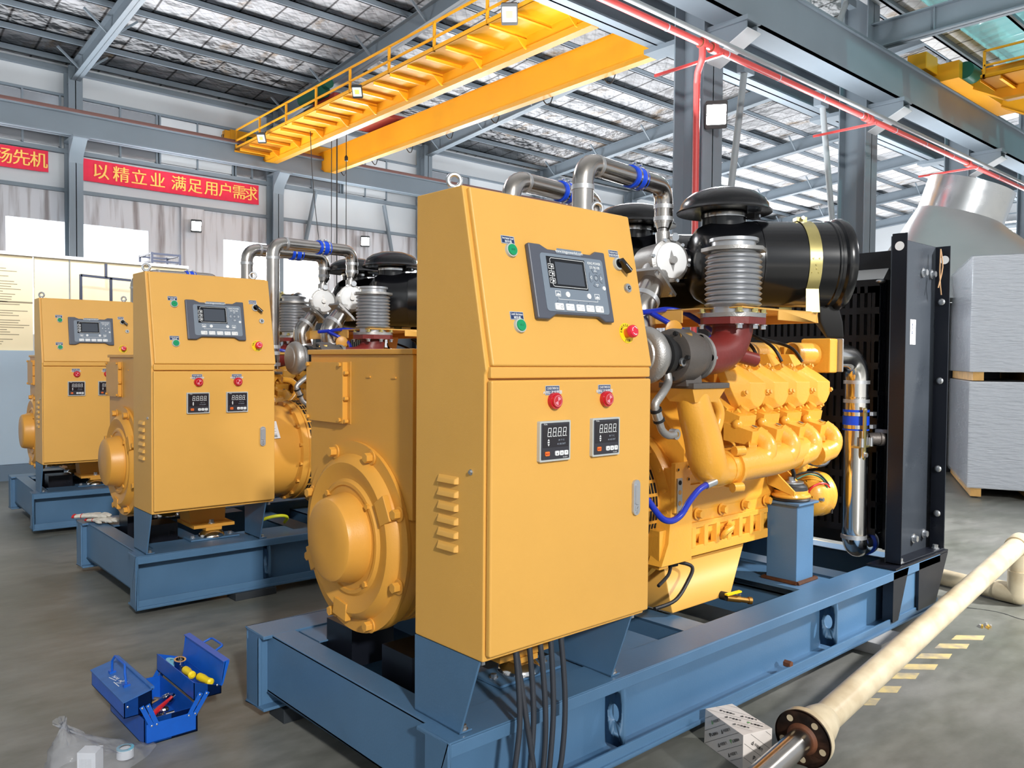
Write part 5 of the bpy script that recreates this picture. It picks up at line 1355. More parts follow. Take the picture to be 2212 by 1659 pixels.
g.box(gx, gx + .006, gy0, gy0 + .05, gz0, gz1, 'black_panel'); g.box(gx, gx + .006, gy0, gy1, gz1 - .07, gz1, 'black_panel'); g.box(gx, gx + .1, gy0, gy1, gz1, gz1 + .006, 'black_panel')
for i in range(5): x = gx + .006 + .020 * i; g.box(x, x + .010, gy0, gy0 + .006, gz0, gz1, 'black_steel')
for k in range(10): z = gz0 + (gz1 - gz0 - .02) * k / 9; g.box(gx, gx + .1, gy0 - .0005, gy0 + .006, z, z + .02, 'black_steel')
g.box(gx + .0, gx + .1, gy0 + .012, gy0 + .016, gz0, gz1, 'dark_slot')
g.build('fan_guard', rad)
b = B(); b.ball((gx, gy0 - .005, gz1 - .005), .028, 'zinc', 12, (1, 1, .5)); b.build('guard_screw', rad)
b = B(); b.tube(smooth_path([(5.32, 1.99, 2.26), (5.30, 1.985, 2.1), (5.33, 1.985, 1.98)], 4), .004, 'cardboard', 6); b.tube(smooth_path([(5.32, 1.99, 2.26), (5.33, 1.98, 2.15), (5.28, 1.985, 2.02)], 4), .004, 'cardboard', 6); b.build('tied_string', rad)

tag(gen, 'nearest yellow generator set, with its radiator and the box and pipe beside it in view', 'generator', 'yellow generator sets in a row')
def place(o, dx, dy, rz, dz):
    o.location = (GO.x + dx, GO.y + dy, dz); o.rotation_euler = (0, 0, rz); return o
g2 = place(copy_tree(gen, skip=('fuel_hose',)), .07, 3.132, -.023, -.017)
tag(g2, 'middle yellow generator set, with white work gloves lying on its blue base', 'generator', 'yellow generator sets in a row')
g3 = place(copy_tree(gen, skip=('fuel_hose',)), .127, 6.067, -.057, -.018)
tag(g3, 'farthest yellow generator set, beside the gold board at the left edge', 'generator', 'yellow generator sets in a row')
ORIGIN = Vector((0, 0, 0))
# ------------------------------------------------------------------ overhead cranes
def floodlight(parent, o, aim, s=1.0, lit=False):
    b = B(); M = frame_of(aim, o); b.F = M
    b.rrect(-.15 * s, .15 * s, -.12 * s, .12 * s, -.06 * s, 0, 'lamp_housing', .02 * s)
    b.rrect(-.105 * s, .105 * s, -.105 * s, .105 * s, -.001, .004, 'lamp_lit' if lit else 'lamp_glass', .01 * s)
    b.rect(-.05 * s, .05 * s, -.05 * s, .05 * s, .003, .006, 'lamp_lit' if lit else 'cob_yellow')
    return b
CT = Vector((11.31, 17.5, 0))
cr = empty('bridge_crane', CT)
def crane(root, L, z0, zt, w, gap, walk, name):
    """local frame: x across the girders, y along them; L half the flat length of the bottom"""
    H = L + .62
    def girder(x):
        b = B()
        pr = [(-L, z0), (L, z0), (H, z0 + .34), (H, zt - .06), (-H, zt - .06), (-H, z0 + .34)]
        b.prism([(y, z) for y, z in pr], 'x', x + .03, x + w - .03, 'crane_yellow')
        b.hexa([(x, -L, z0 - .012), (x + w, -L, z0 - .012), (x + w, L, z0 - .012), (x, L, z0 - .012)], [(x, -L, z0), (x + w, -L, z0), (x + w, L, z0), (x, L, z0)], 'crane_yellow')
        for s in (-1, 1):
            b.hexa([(x, s * L, z0 - .012), (x + w, s * L, z0 - .012), (x + w, s * (L + .62), z0 + .33), (x, s * (L + .62), z0 + .33)], [(x, s * L, z0), (x + w, s * L, z0), (x + w, s * (L + .62), z0 + .342), (x, s * (L + .62), z0 + .342)], 'crane_yellow')
        b.box(x - .01, x + w + .01, -H, H, zt - .06, zt - .045, 'crane_yellow')
        b.box(x + w / 2 - .03, x + w / 2 + .03, -H, H, zt - .045, zt, 'rail_brown')
        return b
    girder(0).build('girder', root, origin=CT0); girder(gap).build('girder', root, origin=CT0)
    if not walk: return
    # walkway with its brackets and railing on the outer side of the first girder
    zw = z0 + .22; xw = -.93
    b = B(); b.box(xw, .03, -L - .15, L + .15, zw, zw + .012, 'crane_yellow'); b.box(xw, xw + .012, -L - .15, L + .15, zw - .0, zw + .09, 'crane_yellow'); b.box(xw, .03, L + .14, L + .15, zw - .05, zw, 'crane_yellow'); b.build('walkway', root, origin=CT0)
    n = int(2 * L / .72)
    for i in range(n + 1):
        y = L - .25 - .72 * i
        b = B(); b.box(xw + .02, .03, y - .006, y + .006, zw - .075, zw, 'crane_yellow'); b.box(xw + .02, .03, y - .03, y + .03, zw - .08, zw - .072, 'crane_yellow')
        if i % 2: b.prism([(.03, zw - .03), (-.28, zw - .03), (-.02, zw - .26), (.03, zw - .26)], 'y', y - .006, y + .006, 'crane_yellow')
        b.build('walkway_bracket', root, origin=CT0)
    np_ = int(2 * L / 1.75)
    for i in range(np_ + 1):
        y = L + .08 - i * (2 * L + .16) / np_
        b = B(); b.box(xw, xw + .05, y - .025, y + .025, zw, zw + .60, 'crane_yellow'); b.build('railing_post', root, origin=CT0)
    for zz in (.60, .28): b = B(); b.beam((xw + .02, -L - .08, zw + zz), (xw + .02, L + .08, zw + zz), .04, .04, 'crane_yellow'); b.build('handrail', root, origin=CT0)
CT0 = Vector((0, 0, 0))
crane(cr, 7.06, 7.8, 8.52, .40, 2.05, True, 'bridge_crane')
for yy, sg in ((7.62, 1), (-8.2, -1)):
    b = B(); b.box(-.95, 3.3, yy - .14, yy + .14, 8.02 if sg < 0 else 8.36, 8.42 if sg < 0 else 8.72, 'crane_yellow')
    for xx in (-.75, 3.1): b.cyl((xx, yy - .08, 8.45 if sg > 0 else 8.2), (xx, yy + .08, 8.45 if sg > 0 else 8.2), .12, 'lamp_housing', n=20)
    b.box(-1.12, -.93, yy - .11, yy + .11, 8.36 if sg > 0 else 8.1, 8.68 if sg > 0 else 8.4, 'crane_yellow'); b.cyl((-1.17, yy, 8.5 if sg > 0 else 8.25), (-1.12, yy, 8.5 if sg > 0 else 8.25), .06, 'lamp_housing', n=14)
    b.build('end_truck', cr, origin=CT0, bevel=.01)
    b = B(); b.cyl((-.55, yy - .5 * sg, 8.35), (-.15, yy - .5 * sg, 8.35), .14, 'motor_green', n=20); b.build('travel_motor', cr, origin=CT0)
b = B(); b.box(.0, 2.4, 2.6, 4.4, 8.56, 8.66, 'hoist_red'); b.box(.2, 1.2, 2.9, 4.2, 8.66, 9.0, 'hoist_red'); b.build('hoist_trolley', cr, origin=CT0, bevel=.01)
b = B(); b.cyl((.05, 3.2, 9.08), (.05, 4.5, 9.08), .19, 'motor_green', n=24); b.cyl((.1, 3.0, 9.25), (.1, 3.6, 9.25), .14, 'motor_green', n=20); b.build('hoist_motor', cr, origin=CT0)
b = B(); b.cyl((1.4, 3.0, 8.75), (1.4, 4.3, 8.75), .20, 'black_steel', n=24); b.build('rope_drum', cr, origin=CT0)
b = B()
for y in (6.9, 4.9, 2.9, .9, -1.1, -3.1, -5.1): b.tube(smooth_path([(2.5, y, 7.95), (2.56, y - .15, 7.72), (2.56, y - .3, 7.70), (2.5, y - .5, 7.92)], 5), .015, 'black_rubber', 8)
b.build('festoon_cable', cr, origin=CT0)
cr.rotation_euler = (0, 0, -.0315); cr.location = CT
tag(cr, 'large yellow overhead crane with two girders and a railed walkway', 'crane')
# floodlights hung on the walkway (each one a lamp of its own)
for i, (x, y, z, lab) in enumerate(((9.98, 11.25, 7.86, 'black floodlight on the crane walkway, nearest the red fire main'), (10.22, 16.9, 7.86, 'black floodlight on the crane walkway, second from the left wall'), (10.35, 22.3, 7.86, 'small floodlight on the crane walkway, nearest the left wall'))):
    o = Vector((x, y, z)); b = floodlight(None, o, (-.55, -.55, -.55), 1.25 if i == 0 else 1.0)
    f = b.build('floodlight', origin=o); tag(f, lab, 'lamp', 'floodlights on the crane')
    b = B(); b.tube([o + Vector((.1, .05, .06)), o + Vector((.16, .08, .22)), o + Vector((.28, .05, .3))], .015, 'lamp_housing', 8); b.build('bracket', f, origin=o)
# ropes and pendant hanging from the hoist
for i, (dx, dy, zb, lab) in enumerate(((0, 0, 4.4, 'left rope of the four hanging from the hoist'), (.17, .0, 3.2, 'second rope from the left hanging from the hoist'), (.21, .04, 3.2, 'third rope from the left hanging from the hoist'), (.52, .05, 4.0, 'rope with a black weight hanging from the hoist'))):
    b = B(); x, y = 12.12 + dx, 21.45 + dy; b.cyl((x, y, zb), (x, y, 8.7), .012, 'black_rubber', n=8)
    if i == 3: b.lathe([(.01, 7.45), (.05, 7.47), (.05, 7.58), (.01, 7.64)], (x, y, 0), Z, 'black_rubber', 12)
    tag(b.build('hoist_rope', origin=(x, y, 8.7)), lab, 'rope', 'ropes hanging from the crane')
b = B(); b.tube(smooth_path([(11.3, 21.2, 8.1), (11.45, 21.3, 6.5), (11.75, 21.4, 4.6), (12.0, 21.4, 3.4)], 6), .012, 'black_rubber', 8); tag(b.build('pendant_cable', origin=(11.3, 21.2, 8.1)), 'slanting control cable hanging left of the hoist ropes', 'cable')

# second crane in the right bay
CT = Vector((20.7, 0, 0)); c2 = empty('bridge_crane', CT)
crane(c2, 6.5, 7.62, 8.40, .40, 1.9, True, 'bridge_crane')
b = B(); b.box(-.9, 2.9, 7.1, 7.7, 8.0, 8.4, 'crane_yellow'); b.box(-.9, 2.9, 7.62, 7.98, 8.16, 8.5, 'crane_yellow')
b.build('end_truck', c2, origin=CT0, bevel=.01)
b = B(); b.box(-1.55, -.9, 7.55, 7.98, 8.16, 8.55, 'crane_yellow'); b.build('end_box', c2, origin=CT0, bevel=.03)
b = B(); b.cyl((-.7, 7.05, 8.2), (-.2, 7.05, 8.2), .19, 'motor_green', n=20); b.build('travel_motor', c2, origin=CT0)
tag(c2, 'second yellow crane in the right bay, cut off by the right edge', 'crane')

# lit floodlights on the columns and the left wall
for i, (o, aim, pw, lab) in enumerate(((Vector((11.72, 7.98, 5.70)), (-.78, -.6, -.22), 900, 'glaring round-looking lamp on the nearest right column'), (Vector((9.6, 25.2, 5.62)), (-.25, -1, -.2), 700, 'glaring lamp on the pilaster between the left windows'), (Vector((15.62, 25.25, 5.78)), (-.45, -1, -.2), 700, 'glaring lamp on the left wall, behind the middle generator'), (Vector((15.1, 5.35, 4.38)), (-.9, -.4, -.1), 500, 'glaring lamp beside the steel neck of the hood'))):
    a = Vector(aim).normalized(); b = floodlight(None, o, a, 1.5 if i == 0 else 1.3, True)
    f = b.build('floodlight', origin=o); tag(f, lab, 'lamp', 'lit floodlights in the hall')
    c = B(); c.tube([o - a * .05, o - a * .15, (o - a * .15) + Vector((.0, .10, 0))], .02, 'lamp_housing', 8); c.build('bracket', f, origin=o)
    lamp('floodlight_glow', 'SPOT', o + a * .12, o + a * 5, pw, .2, (.96, 1, 1), 130)

# ------------------------------------------------------------------ shrink wrapped crates, hood, drum, right hand side
CO = Vector((10.31, 3.51, 0)); UX = Vector((.385, -.923, 0)); VX = Vector((.9, .42, 0)).normalized()
def wrapped(o, z0, z1, wd, dp, label, leg=True):
    root = empty('wrapped_crate', (o.x, o.y, z0 - .1)); tag(root, label, 'crate', 'plastic wrapped crates on the right')
    og = Vector((o.x, o.y, z0 - .1))
    def P(a, c, z): return o + UX * a + VX * c + Z * z
    b = B(); b.hexa([P(.012, .012, z0), P(wd, .012, z0), P(wd, dp, z0), P(.012, dp, z0)], [P(.012, .012, z1), P(wd, .012, z1), P(wd, dp, z1), P(.012, dp, z1)], 'wrapped_grey'); b.build('panel_stack', root, origin=og, bevel=.01)
    n, k = 26, 18; vs = []; fs = []
    cor = [P(0, dp, 0), P(0, 0, 0), P(wd, 0, 0)]
    def skin(s, t):
        q = cor[0].lerp(cor[1], s * 2) if s < .5 else cor[1].lerp(cor[2], s * 2 - 1)
        nn = -UX if s < .5 else -VX
        return q + nn * (.006 + .012 * abs(math.sin(t * 37 + s * 9)) * abs(math.sin(s * 21))) + Z * (z0 + (z1 - z0) * t)
    for j in range(k + 1):
        for i in range(n + 1): vs.append(skin(i / n, j / k))
    for j in range(k):
        for i in range(n): a = j * (n + 1) + i; fs.append((a, a + 1, a + n + 2, a + n + 1))
    vs += [P(0, dp, z1 + .01), P(0, 0, z1 + .01), P(wd, 0, z1 + .01), P(wd, dp, z1 + .01)]; m = len(vs); fs.append((m - 4, m - 3, m - 2, m - 1))
    b = B(); b.add(vs, fs, 'clear_plastic'); b.build('plastic_wrap', root, origin=og)
    for a in (.04, .62, 1.2):
        b = B(); b.hexa([P(a, .02, z0 - .1), P(a + .11, .02, z0 - .1), P(a + .11, dp - .02, z0 - .1), P(a, dp - .02, z0 - .1)], [P(a, .02, z0), P(a + .11, .02, z0), P(a + .11, dp - .02, z0), P(a, dp - .02, z0)], 'wood'); b.build('wooden_runner', root, origin=og)
    return root
wrapped(CO, .12, 1.36, 1.7, 2.3, 'bottom plastic-wrapped grey crate at the right edge, on wooden runners on the floor')
wrapped(CO, 1.47, 2.81, 1.7, 2.3, 'top plastic-wrapped grey crate at the right edge, stacked on another')
CB = CO + VX * 2.5 - UX * .5  # two dark boxes added as a support to hold the hood up
for z0, z1, lb in ((.12, 1.3, 'lower dark box behind the wrapped crates, added to support the hood'), (1.32, 2.45, 'upper dark box added as support under the big grey hood')):
    og = Vector((CB.x, CB.y, z0 if z0 > 1 else 0))
    b = B(); q = lambda a, c, z: CB + UX * a + VX * c + Z * z
    zz = 0 if z0 < 1 else z0 - .02
    b.hexa([q(0, 0, zz), q(2.2, 0, zz), q(2.2, 2.4, zz), q(0, 2.4, zz)], [q(0, 0, z1), q(2.2, 0, z1), q(2.2, 2.4, z1), q(0, 2.4, z1)], 'black_steel'); tag(b.build('hood_support', origin=og, bevel=.01), lb, 'crate')
# hood: rectangular skirt blending into a round neck, lying tilted
HB = CB + UX * .75 + VX * 1.45 + Z * 2.47
hood = empty('sheet_metal_hood', HB); tag(hood, 'huge grey sheet-metal hood with a bright round neck, above the wrapped crates', 'hood')
ax = (UX * .30 + Z * .95).normalized()
nk = HB + Vector((.55, .2, 1.52)); n = 48
b = B(); lo = []; hi = []; lo2 = []; hi2 = []
Mx = frame_of(ax, nk, UX)
for i in range(n):
    a = 2 * math.pi * i / n; c, s = math.cos(a), math.sin(a); t = 1 / max(abs(c), abs(s))
    t = min(t, 1.25)
    lo.append(HB + UX * (1.62 * c * t) + VX * (2.1 * s * t)); hi.append(Mx @ Vector((.66 * c, .66 * s, 0)))
vs = []; fs = []
R = 8
for k in range(R + 1):
    u = k / R
    for i in range(n): vs.append(lo[i].lerp(hi[i], u) if k else lo[i])
for k in range(R):
    for i in range(n): j = (i + 1) % n; fs.append((k * n + i, k * n + j, (k + 1) * n + j, (k + 1) * n + i))
b.add(vs, fs, 'sheet_steel'); b.build('skirt', hood, origin=HB, sharp=60)
b = B(); b.lathe([(.66, -.02), (.66, .52), (.63, .52), (.63, .0)], nk, ax, 'neck_steel', 56, caps=False); b.build('neck', hood, origin=HB)
# carton drum on the upper crate
dr = CO + UX * 1.0 + VX * .9; o = Vector((dr.x, dr.y, 2.83))
b = B(); b.lathe([(.30, 0), (.30, .02), (.29, .03), (.29, .36), (.30, .37), (.30, .40), (.02, .40)], o, Z, 'cardboard', 36); tag(b.build('cardboard_drum', origin=o), 'brown cardboard drum standing on top of the wrapped crates', 'drum')
# platform on the far wall
b = B(); z = 9.0
b.box(48.9, 50, 14.2, 16.8, z, z + .12, 'steel_grey')
for y in (14.2, 15.5, 16.8): b.box(48.9, 48.96, y - .03, y + .03, z, z + 1.2, 'steel_grey')
b.box(48.9, 48.96, 14.2, 16.8, z + 1.15, z + 1.22, 'steel_grey'); b.box(48.9, 48.96, 14.2, 16.8, z + .6, z + .66, 'steel_grey')
structure(b, 'trim_platform')

# cream pipework at the right
FA = Vector((2.93, 1.552, .112)); FB = Vector((5.96, 1.705, .40)); d = (FB - FA).normalized()
pw = empty('flanged_pipe', (FA.x, FA.y, 0)); tag(pw, 'long cream pipe with a dark round flange, sloping up to the right edge', 'pipe')
og = Vector((FA.x, FA.y, 0))
b = B(); b.cyl(FA + d * .14, FB, .058, 'pvc_cream', n=32); b.cyl(FB - d * .10, FB + d * .02, .066, 'pvc_cream', n=32); b.build('cream_tube', pw, origin=og)
b = B(); b.lathe([(.078, 0), (.078, .10), (.064, .16), (.058, .16)], FA + d * .01, d, 'pvc_cream', 36); b.build('stub_end', pw, origin=og)
b = B(); b.lathe([(.112, -.012), (.112, .012)], FA, d, 'pvc_cream', 48); b.build('flange', pw, origin=og)
b = B(); b.lathe([(.1125, -.022), (.110, -.0125), (.0, -.0125)], FA, d, 'flange_dark', 48, caps=False); b.lathe([(.106, -.0225), (.04, -.0225)], FA, d, 'flange_dark', 48, caps=True); b.lathe([(.062, -.024), (.052, -.036), (.05, -.036)], FA, d, 'rust', 32); b.build('gasket_face', pw, origin=og)
Mx = frame_of(-d, FA - d * .0215)
for k in range(5):
    a = math.radians(35 + 72 * k); c = Mx @ Vector((.084 * math.cos(a), .084 * math.sin(a), 0)); b = B(); b.cyl(c, c - d * .002, .013, 'pvc_cream', n=18); b.build('bolt_hole', pw, origin=og)
b = B(); b.lathe([(.047, 0), (.047, .40), (.040, .40), (.040, .30)], FA - d * .02, -d, 'stainless', 36, caps=True); b.build('steel_end', pw, origin=og)
b = B(); b.cyl((FB.x, FB.y, .10), (FB.x, FB.y, FB.z), .058, 'pvc_cream', n=28); b.ball(FB, .068, 'pvc_cream', 20); b.build('riser', pw, origin=og)
b = B(); b.cyl((FB.x, FB.y, .062), (FB.x, FB.y, .22), .066, 'pvc_cream', n=28); b.ball((FB.x, FB.y, .068), .067, 'pvc_cream', 20); b.cyl((FB.x, FB.y, .066), (FB.x + .028, FB.y + .13, .066), .066, 'pvc_cream', n=28); b.build('elbow_joint', pw, origin=og)
b = B(); b.cyl((FB.x + .02, FB.y + .1, .06), (FB.x + .95, FB.y + 4.4, .06), .056, 'pvc_cream', n=28); b.build('floor_run', pw, origin=og)
b = B(); q0 = Vector((4.6, 3.05, .055)); b.cyl((5.85, 2.62, .36), (4.1, 3.33, .43), .03, 'pipe_grey', n=16)
# carton with printed pattern
CC = Vector((2.79, 1.915, 0)); cu = Vector((-.08, -.228, 0)).normalized(); cv = Vector((.13, -.038, 0)).normalized()
cv = (cv - cv.dot(cu) * cu).normalized()
ca_ = empty('carton', CC); tag(ca_, 'small white printed carton lying on the floor beside the dark flange', 'box')
b = B(); LU, LV, HH = .245, .138, .142
q = lambda a, c, z: CC + cu * a + cv * c + Z * z
b.hexa([q(0, 0, 0), q(LU, 0, 0), q(LU, LV, 0), q(0, LV, 0)], [q(0, .004, HH), q(LU, 0, HH - .004), q(LU, LV, HH), q(0, LV, HH)], 'carton_white'); b.build('carton_body', ca_, origin=CC, bevel=.002)
b = B()
def logo(s, t, k, rot, g):
    c, n = math.cos(rot), math.sin(rot)
    def r(a, d): return (s + (a * c - d * n) * k, t + (a * n + d * c) * k)
    m = 'logo_green' if g else 'print_black'
    b.poly([(*r(-.5, -.4), .0006), (*r(0, .5), .0006), (*r(-.05, -.05), .0006)], m); b.poly([(*r(.5, -.4), .0006), (*r(0, .5), .0006), (*r(.05, -.05), .0006)], m); b.poly([(*r(-.4, -.45), .0006), (*r(.4, -.45), .0006), (*r(0, -.12), .0006)], m)
for F, w_, h_, seed in ((frame_xyn(q(0, 0, 0), cu, Z), LU, HH, 1), (frame_xyn(q(LU, 0, 0), cv, Z), LV, HH, 2), (frame_xyn(q(0, 0, HH + .0005), cu, cv), LU, LV, 3)):
    b.F = F; rnd = random.Random(seed)
    if F.col[2].to_3d().dot(Z) > .5: pass
    ang = math.radians(-38 if seed == 2 else 32); c, s = math.cos(ang), math.sin(ang)
    for i in range(-6, 9):
        # thin diagonal rules
        off = .043 * i; pts = []
        for u in [k_ * .004 - .2 for k_ in range(140)]:
            x = -s * off + c * u; y = c * off + s * u
            if .004 < x < w_ - .004 and .004 < y < h_ - .004: pts.append((x, y))
        if len(pts) > 3: b.line(pts[0], pts[-1], .0012, .0007, 'print_black')
        for j in range(-3, 5):
            u = .088 * j + (.04 if i % 2 else 0); x = -s * (off + .021) + c * u; y = c * (off + .021) + s * u
            if .022 < x < w_ - .03 and .016 < y < h_ - .016:
                fl = (i + j) % 2 == 0
                logo(x - c * .026, y - s * .026, .017, ang if fl else ang + math.pi, (i + 2 * j) % 3 == 0)
                b.text(x + c * .008, y + s * .008, '中国重汽', .0125, .0007, 'print_black', rot=ang if fl else ang + math.pi, bold=.03)
b.build('print_pattern', ca_, origin=CC)
b = B(); b.hexa([(4.33, 1.87, 0), (4.62, 1.87, 0), (4.62, 2.06, 0), (4.33, 2.06, 0)], [(4.33, 1.87, .064), (4.62, 1.87, .064), (4.62, 2.06, .064), (4.33, 2.06, .064)], 'block_grey'); tag(b.build('support_pad', origin=(4.47, 1.96, 0), bevel=.006), 'pale block under the nearest blue base, by the yellow stripes', 'block', 'blocks under the bases')
for (x, y, z, lab) in ((1.70, 2.06, .064, 'block under the near corner of the nearest blue base'), (1.72, 3.26, .064, 'block under the far corner of the nearest blue base'), (4.47, 3.26, .064, 'block under the far side of the nearest blue base'), (2.30, 5.10, .047, 'dark block under the front rail of the middle blue base'), (2.30, 6.42, .047, 'block under the rear rail of the middle blue base'), (4.6, 5.05, .047, 'block under the far end of the middle base, front'), (2.30, 8.02, .047, 'block under the front rail of the farthest blue base'), (2.40, 9.32, .047, 'block under the rear rail of the farthest blue base')):
    b = B(); b.box(x - .14, x + .14, y - .07, y + .07, 0, z, 'block_dark'); tag(b.build('support_pad', origin=(x, y, 0), bevel=.004), lab, 'block', 'blocks under the bases')
b = B()
for i in range(7):
    x, y = 5.27 + random.uniform(-.05, .05), 1.665 + random.uniform(-.03, .03); b.hexa([(x, y, 0), (x + .04, y + .01, 0), (x + .03, y + .03, 0)], [(x + .01, y, .012), (x + .035, y + .01, .018), (x + .03, y + .02, .014)], 'debris' if i < 3 else 'block_grey')
tag(b.build('floor_scraps', origin=(5.27, 1.66, 0)), 'scraps of yellow paint lying at the end of the stripes', 'debris', kind='stuff')

# ------------------------------------------------------------------ left background: board, cabinet wall, frames
WY = 11.85
pb = empty('partition_cabinet', (2.5, WY, 0)); tag(pb, 'pale blue cabinet front with a gold glossy board above, at the left edge', 'partition')
og = Vector((2.5, WY, 0))
b = B(); b.box(-1.2, 4.4, WY, WY + .6, .20, 1.64, 'partition_blue'); b.build('blue_front', pb, origin=og, bevel=.01)
b = B(); b.box(-1.22, 4.42, WY - .03, WY + .6, 0, .20, 'partition_base'); b.build('plinth', pb, origin=og)
n, k = 40, 10
for xa, xb in ((-1.2, 2.44), (2.46, 2.86), (2.88, 4.4)):
    b = B(); b.box(xa, xb, WY + .05, WY + .09, 1.64, 2.84, 'gold_board'); b.build('gold_panel', pb, origin=og)
b = B(); b.F = frame_xyn((0, WY + .048, 0), (1, 0, 0), (0, 0, 1))
for i in range(16):
    z = 2.70 - .032 * i; b.line((1.55, z), (1.55 + random.uniform(.45, .8), z), .009, 0, 'text_grey')
for i in range(15):
    z = 2.14 - .030 * i; b.line((1.55, z), (1.55 + random.uniform(.5, .85), z), .009, 0, 'text_grey')
b.line((-1.2, 2.25), (2.44, 2.25), .02, .0, 'text_grey')
b.build('board_text', pb, origin=og)
b = B(); b.box(-1.2, 4.4, WY + .0, WY + .1, 2.84, 2.88, 'sticker_white'); b.build('top_rail', pb, origin=og)
fo = Vector((2.92, 11.5, 0)); fr = empty('window_frame_rack', fo); tag(fr, 'thin dark metal frame standing before the gold board', 'rack')
for p, q_ in (((2.9, 11.5, 0), (2.9, 11.5, 2.62)), ((3.26, 11.5, 0), (3.26, 11.5, 2.60)), ((3.9, 11.5, 0), (3.9, 11.5, 2.58)), ((2.9, 11.5, 2.61), (3.9, 11.5, 2.57)), ((3.2, 11.5, 2.6), (3.2, 11.5, 2.78))):
    b = B(); b.beam(p, q_, .03, .03, 'dark_frame'); b.build('bar', fr, origin=fo)
fo = Vector((4.75, 14.3, 0)); fr = empty('pallet_cage', fo); tag(fr, 'dark open metal cage behind the middle control cabinet', 'cage')
for dx in (0, .45):
    for dy in (0, .6): b = B(); b.beam((4.6 + dx, 14 + dy, 0), (4.6 + dx, 14 + dy, 3.3), .035, .035, 'dark_frame'); b.build('post', fr, origin=fo)
for z in (3.28, 3.16):
    for p, q_ in (((4.6, 14, z), (5.05, 14, z)), ((4.6, 14.6, z), (5.05, 14.6, z)), ((4.6, 14, z), (4.6, 14.6, z)), ((5.05, 14, z), (5.05, 14.6, z))): b = B(); b.beam(p, q_, .03, .03, 'dark_frame'); b.build('bar', fr, origin=fo)

# ------------------------------------------------------------------ cables hanging from the nearest cabinet
CAB = [((1.733, 1.905), (1.74, 1.885), (1.72, 1.89), (1.715, 1.90)), ((1.745, 1.92), (1.765, 1.885), (1.80, 1.88), (1.83, 1.89)), ((1.793, 1.905), (1.80, 1.885), (1.785, 1.885), (1.775, 1.90)), ((1.841, 1.905), (1.85, 1.882), (1.845, 1.885), (1.81, 1.90)), ((1.89, 1.905), (1.89, 1.885), (1.875, 1.885), (1.86, 1.90)), ((1.937, 1.905), (1.945, 1.885), (1.93, 1.885), (1.895, 1.90))]
LABC = ['leftmost thick black cable hanging from the nearest cabinet', 'black cable crossing over its neighbours below the nearest cabinet', 'third black cable from the left below the nearest cabinet', 'fourth black cable from the left below the nearest cabinet', 'second black cable from the right below the nearest cabinet', 'rightmost thick black cable hanging from the nearest cabinet']
for cpt, lb in zip(CAB, LABC):
    zs = (.655, .42, .22, .012); pts = [(cpt[0][0], cpt[0][1] + .03, .68)] + [(a, c, z) for (a, c), z in zip(cpt, zs)] + [(cpt[3][0] + .1, cpt[3][1] - .25, .011)]
    b = B(); b.tube(smooth_path(pts, 8), .0095, 'cable_black', 12); tag(b.build('power_cable', origin=(cpt[0][0], cpt[0][1], .655)), lb, 'cable', 'black cables below the nearest cabinet')
b = B(); b.tube(smooth_path([(2.42, 5.36, .41), (2.50, 5.30, .455), (2.60, 5.30, .46), (2.68, 5.36, .43), (2.70, 5.44, .38)], 6), .011, 'wire_yellow_green', 10); tag(b.build('earth_cable', origin=(2.42, 5.36, .40)), 'yellow and green earth cable on the middle blue base', 'cable')

# ------------------------------------------------------------------ work gloves
def glove(o, rz, flip, label):
    root_o = Vector(o); M0 = Matrix.Translation(root_o) @ Matrix.Rotation(rz, 4, 'Z') @ Matrix.Diagonal((1, flip, 1, 1))
    b = B(); b.F = M0
    # palm: flattened tube, then five finger tubes
    def ell(pts, wd, ht, m, n=14):
        vs = []; fs = []
        for i, p in enumerate(pts):
            w_, h_ = (wd[i], ht[i])
            for j in range(n): a = 2 * math.pi * j / n; vs.append((p[0], p[1] + w_ * math.cos(a), p[2] + h_ * math.sin(a)))
        for i in range(len(pts) - 1):
            for j in range(n): fs.append((i * n + j, i * n + (j + 1) % n, (i + 1) * n + (j + 1) % n, (i + 1) * n + j))
        fs.append(tuple(range(n))); fs.append(tuple(range((len(pts) - 1) * n, len(pts) * n))); b.add(vs, fs, m)
    ell([(-.10, 0, .016), (-.06, 0, .018), (-.02, 0, .020), (.03, .002, .022), (.06, .002, .02), (.075, 0, .016)], [.040, .036, .044, .050, .048, .03], [.013, .016, .018, .018, .015, .008], 'cotton')
    for k, (y, L, an) in enumerate(((-.036, .055, -.16), (-.013, .075, -.05), (.011, .078, .05), (.034, .062, .16))):
        p0 = Vector((.06, y, .017)); dr_ = Vector((math.cos(an), math.sin(an), 0)); b.tube([p0, p0 + dr_ * L * .4 + Z * .006, p0 + dr_ * L * .75 + Z * .002, p0 + dr_ * L], [.0125, .013, .012, .006], 'cotton', 10)
    b.tube([(-.02, -.036, .017), (.01, -.062, .018), (.04, -.075, .016), (.055, -.078, .013)], [.013, .014, .013, .006], 'cotton', 10)
    g = b.build('work_glove', origin=root_o); tag(g, label, 'glove', 'gloves on the middle base')
    b = B(); b.F = M0
    ell([(-.118, 0, .016), (-.112, 0, .018), (-.102, 0, .017)], [.041, .043, .041], [.013, .015, .014], 'cotton_red'); ell([(-.06, 0, .018), (-.055, 0, .0185)], [.0375, .0375], [.0175, .0175], 'cotton_red'); b.build('red_cuff', g, origin=root_o)
glove((1.72, 6.30, .372), -.95, 1, 'white cotton glove with a red cuff, lying flat on the middle base corner')
glove((1.66, 6.36, .400), -.55, -1, 'white cotton glove lying on top of another glove')

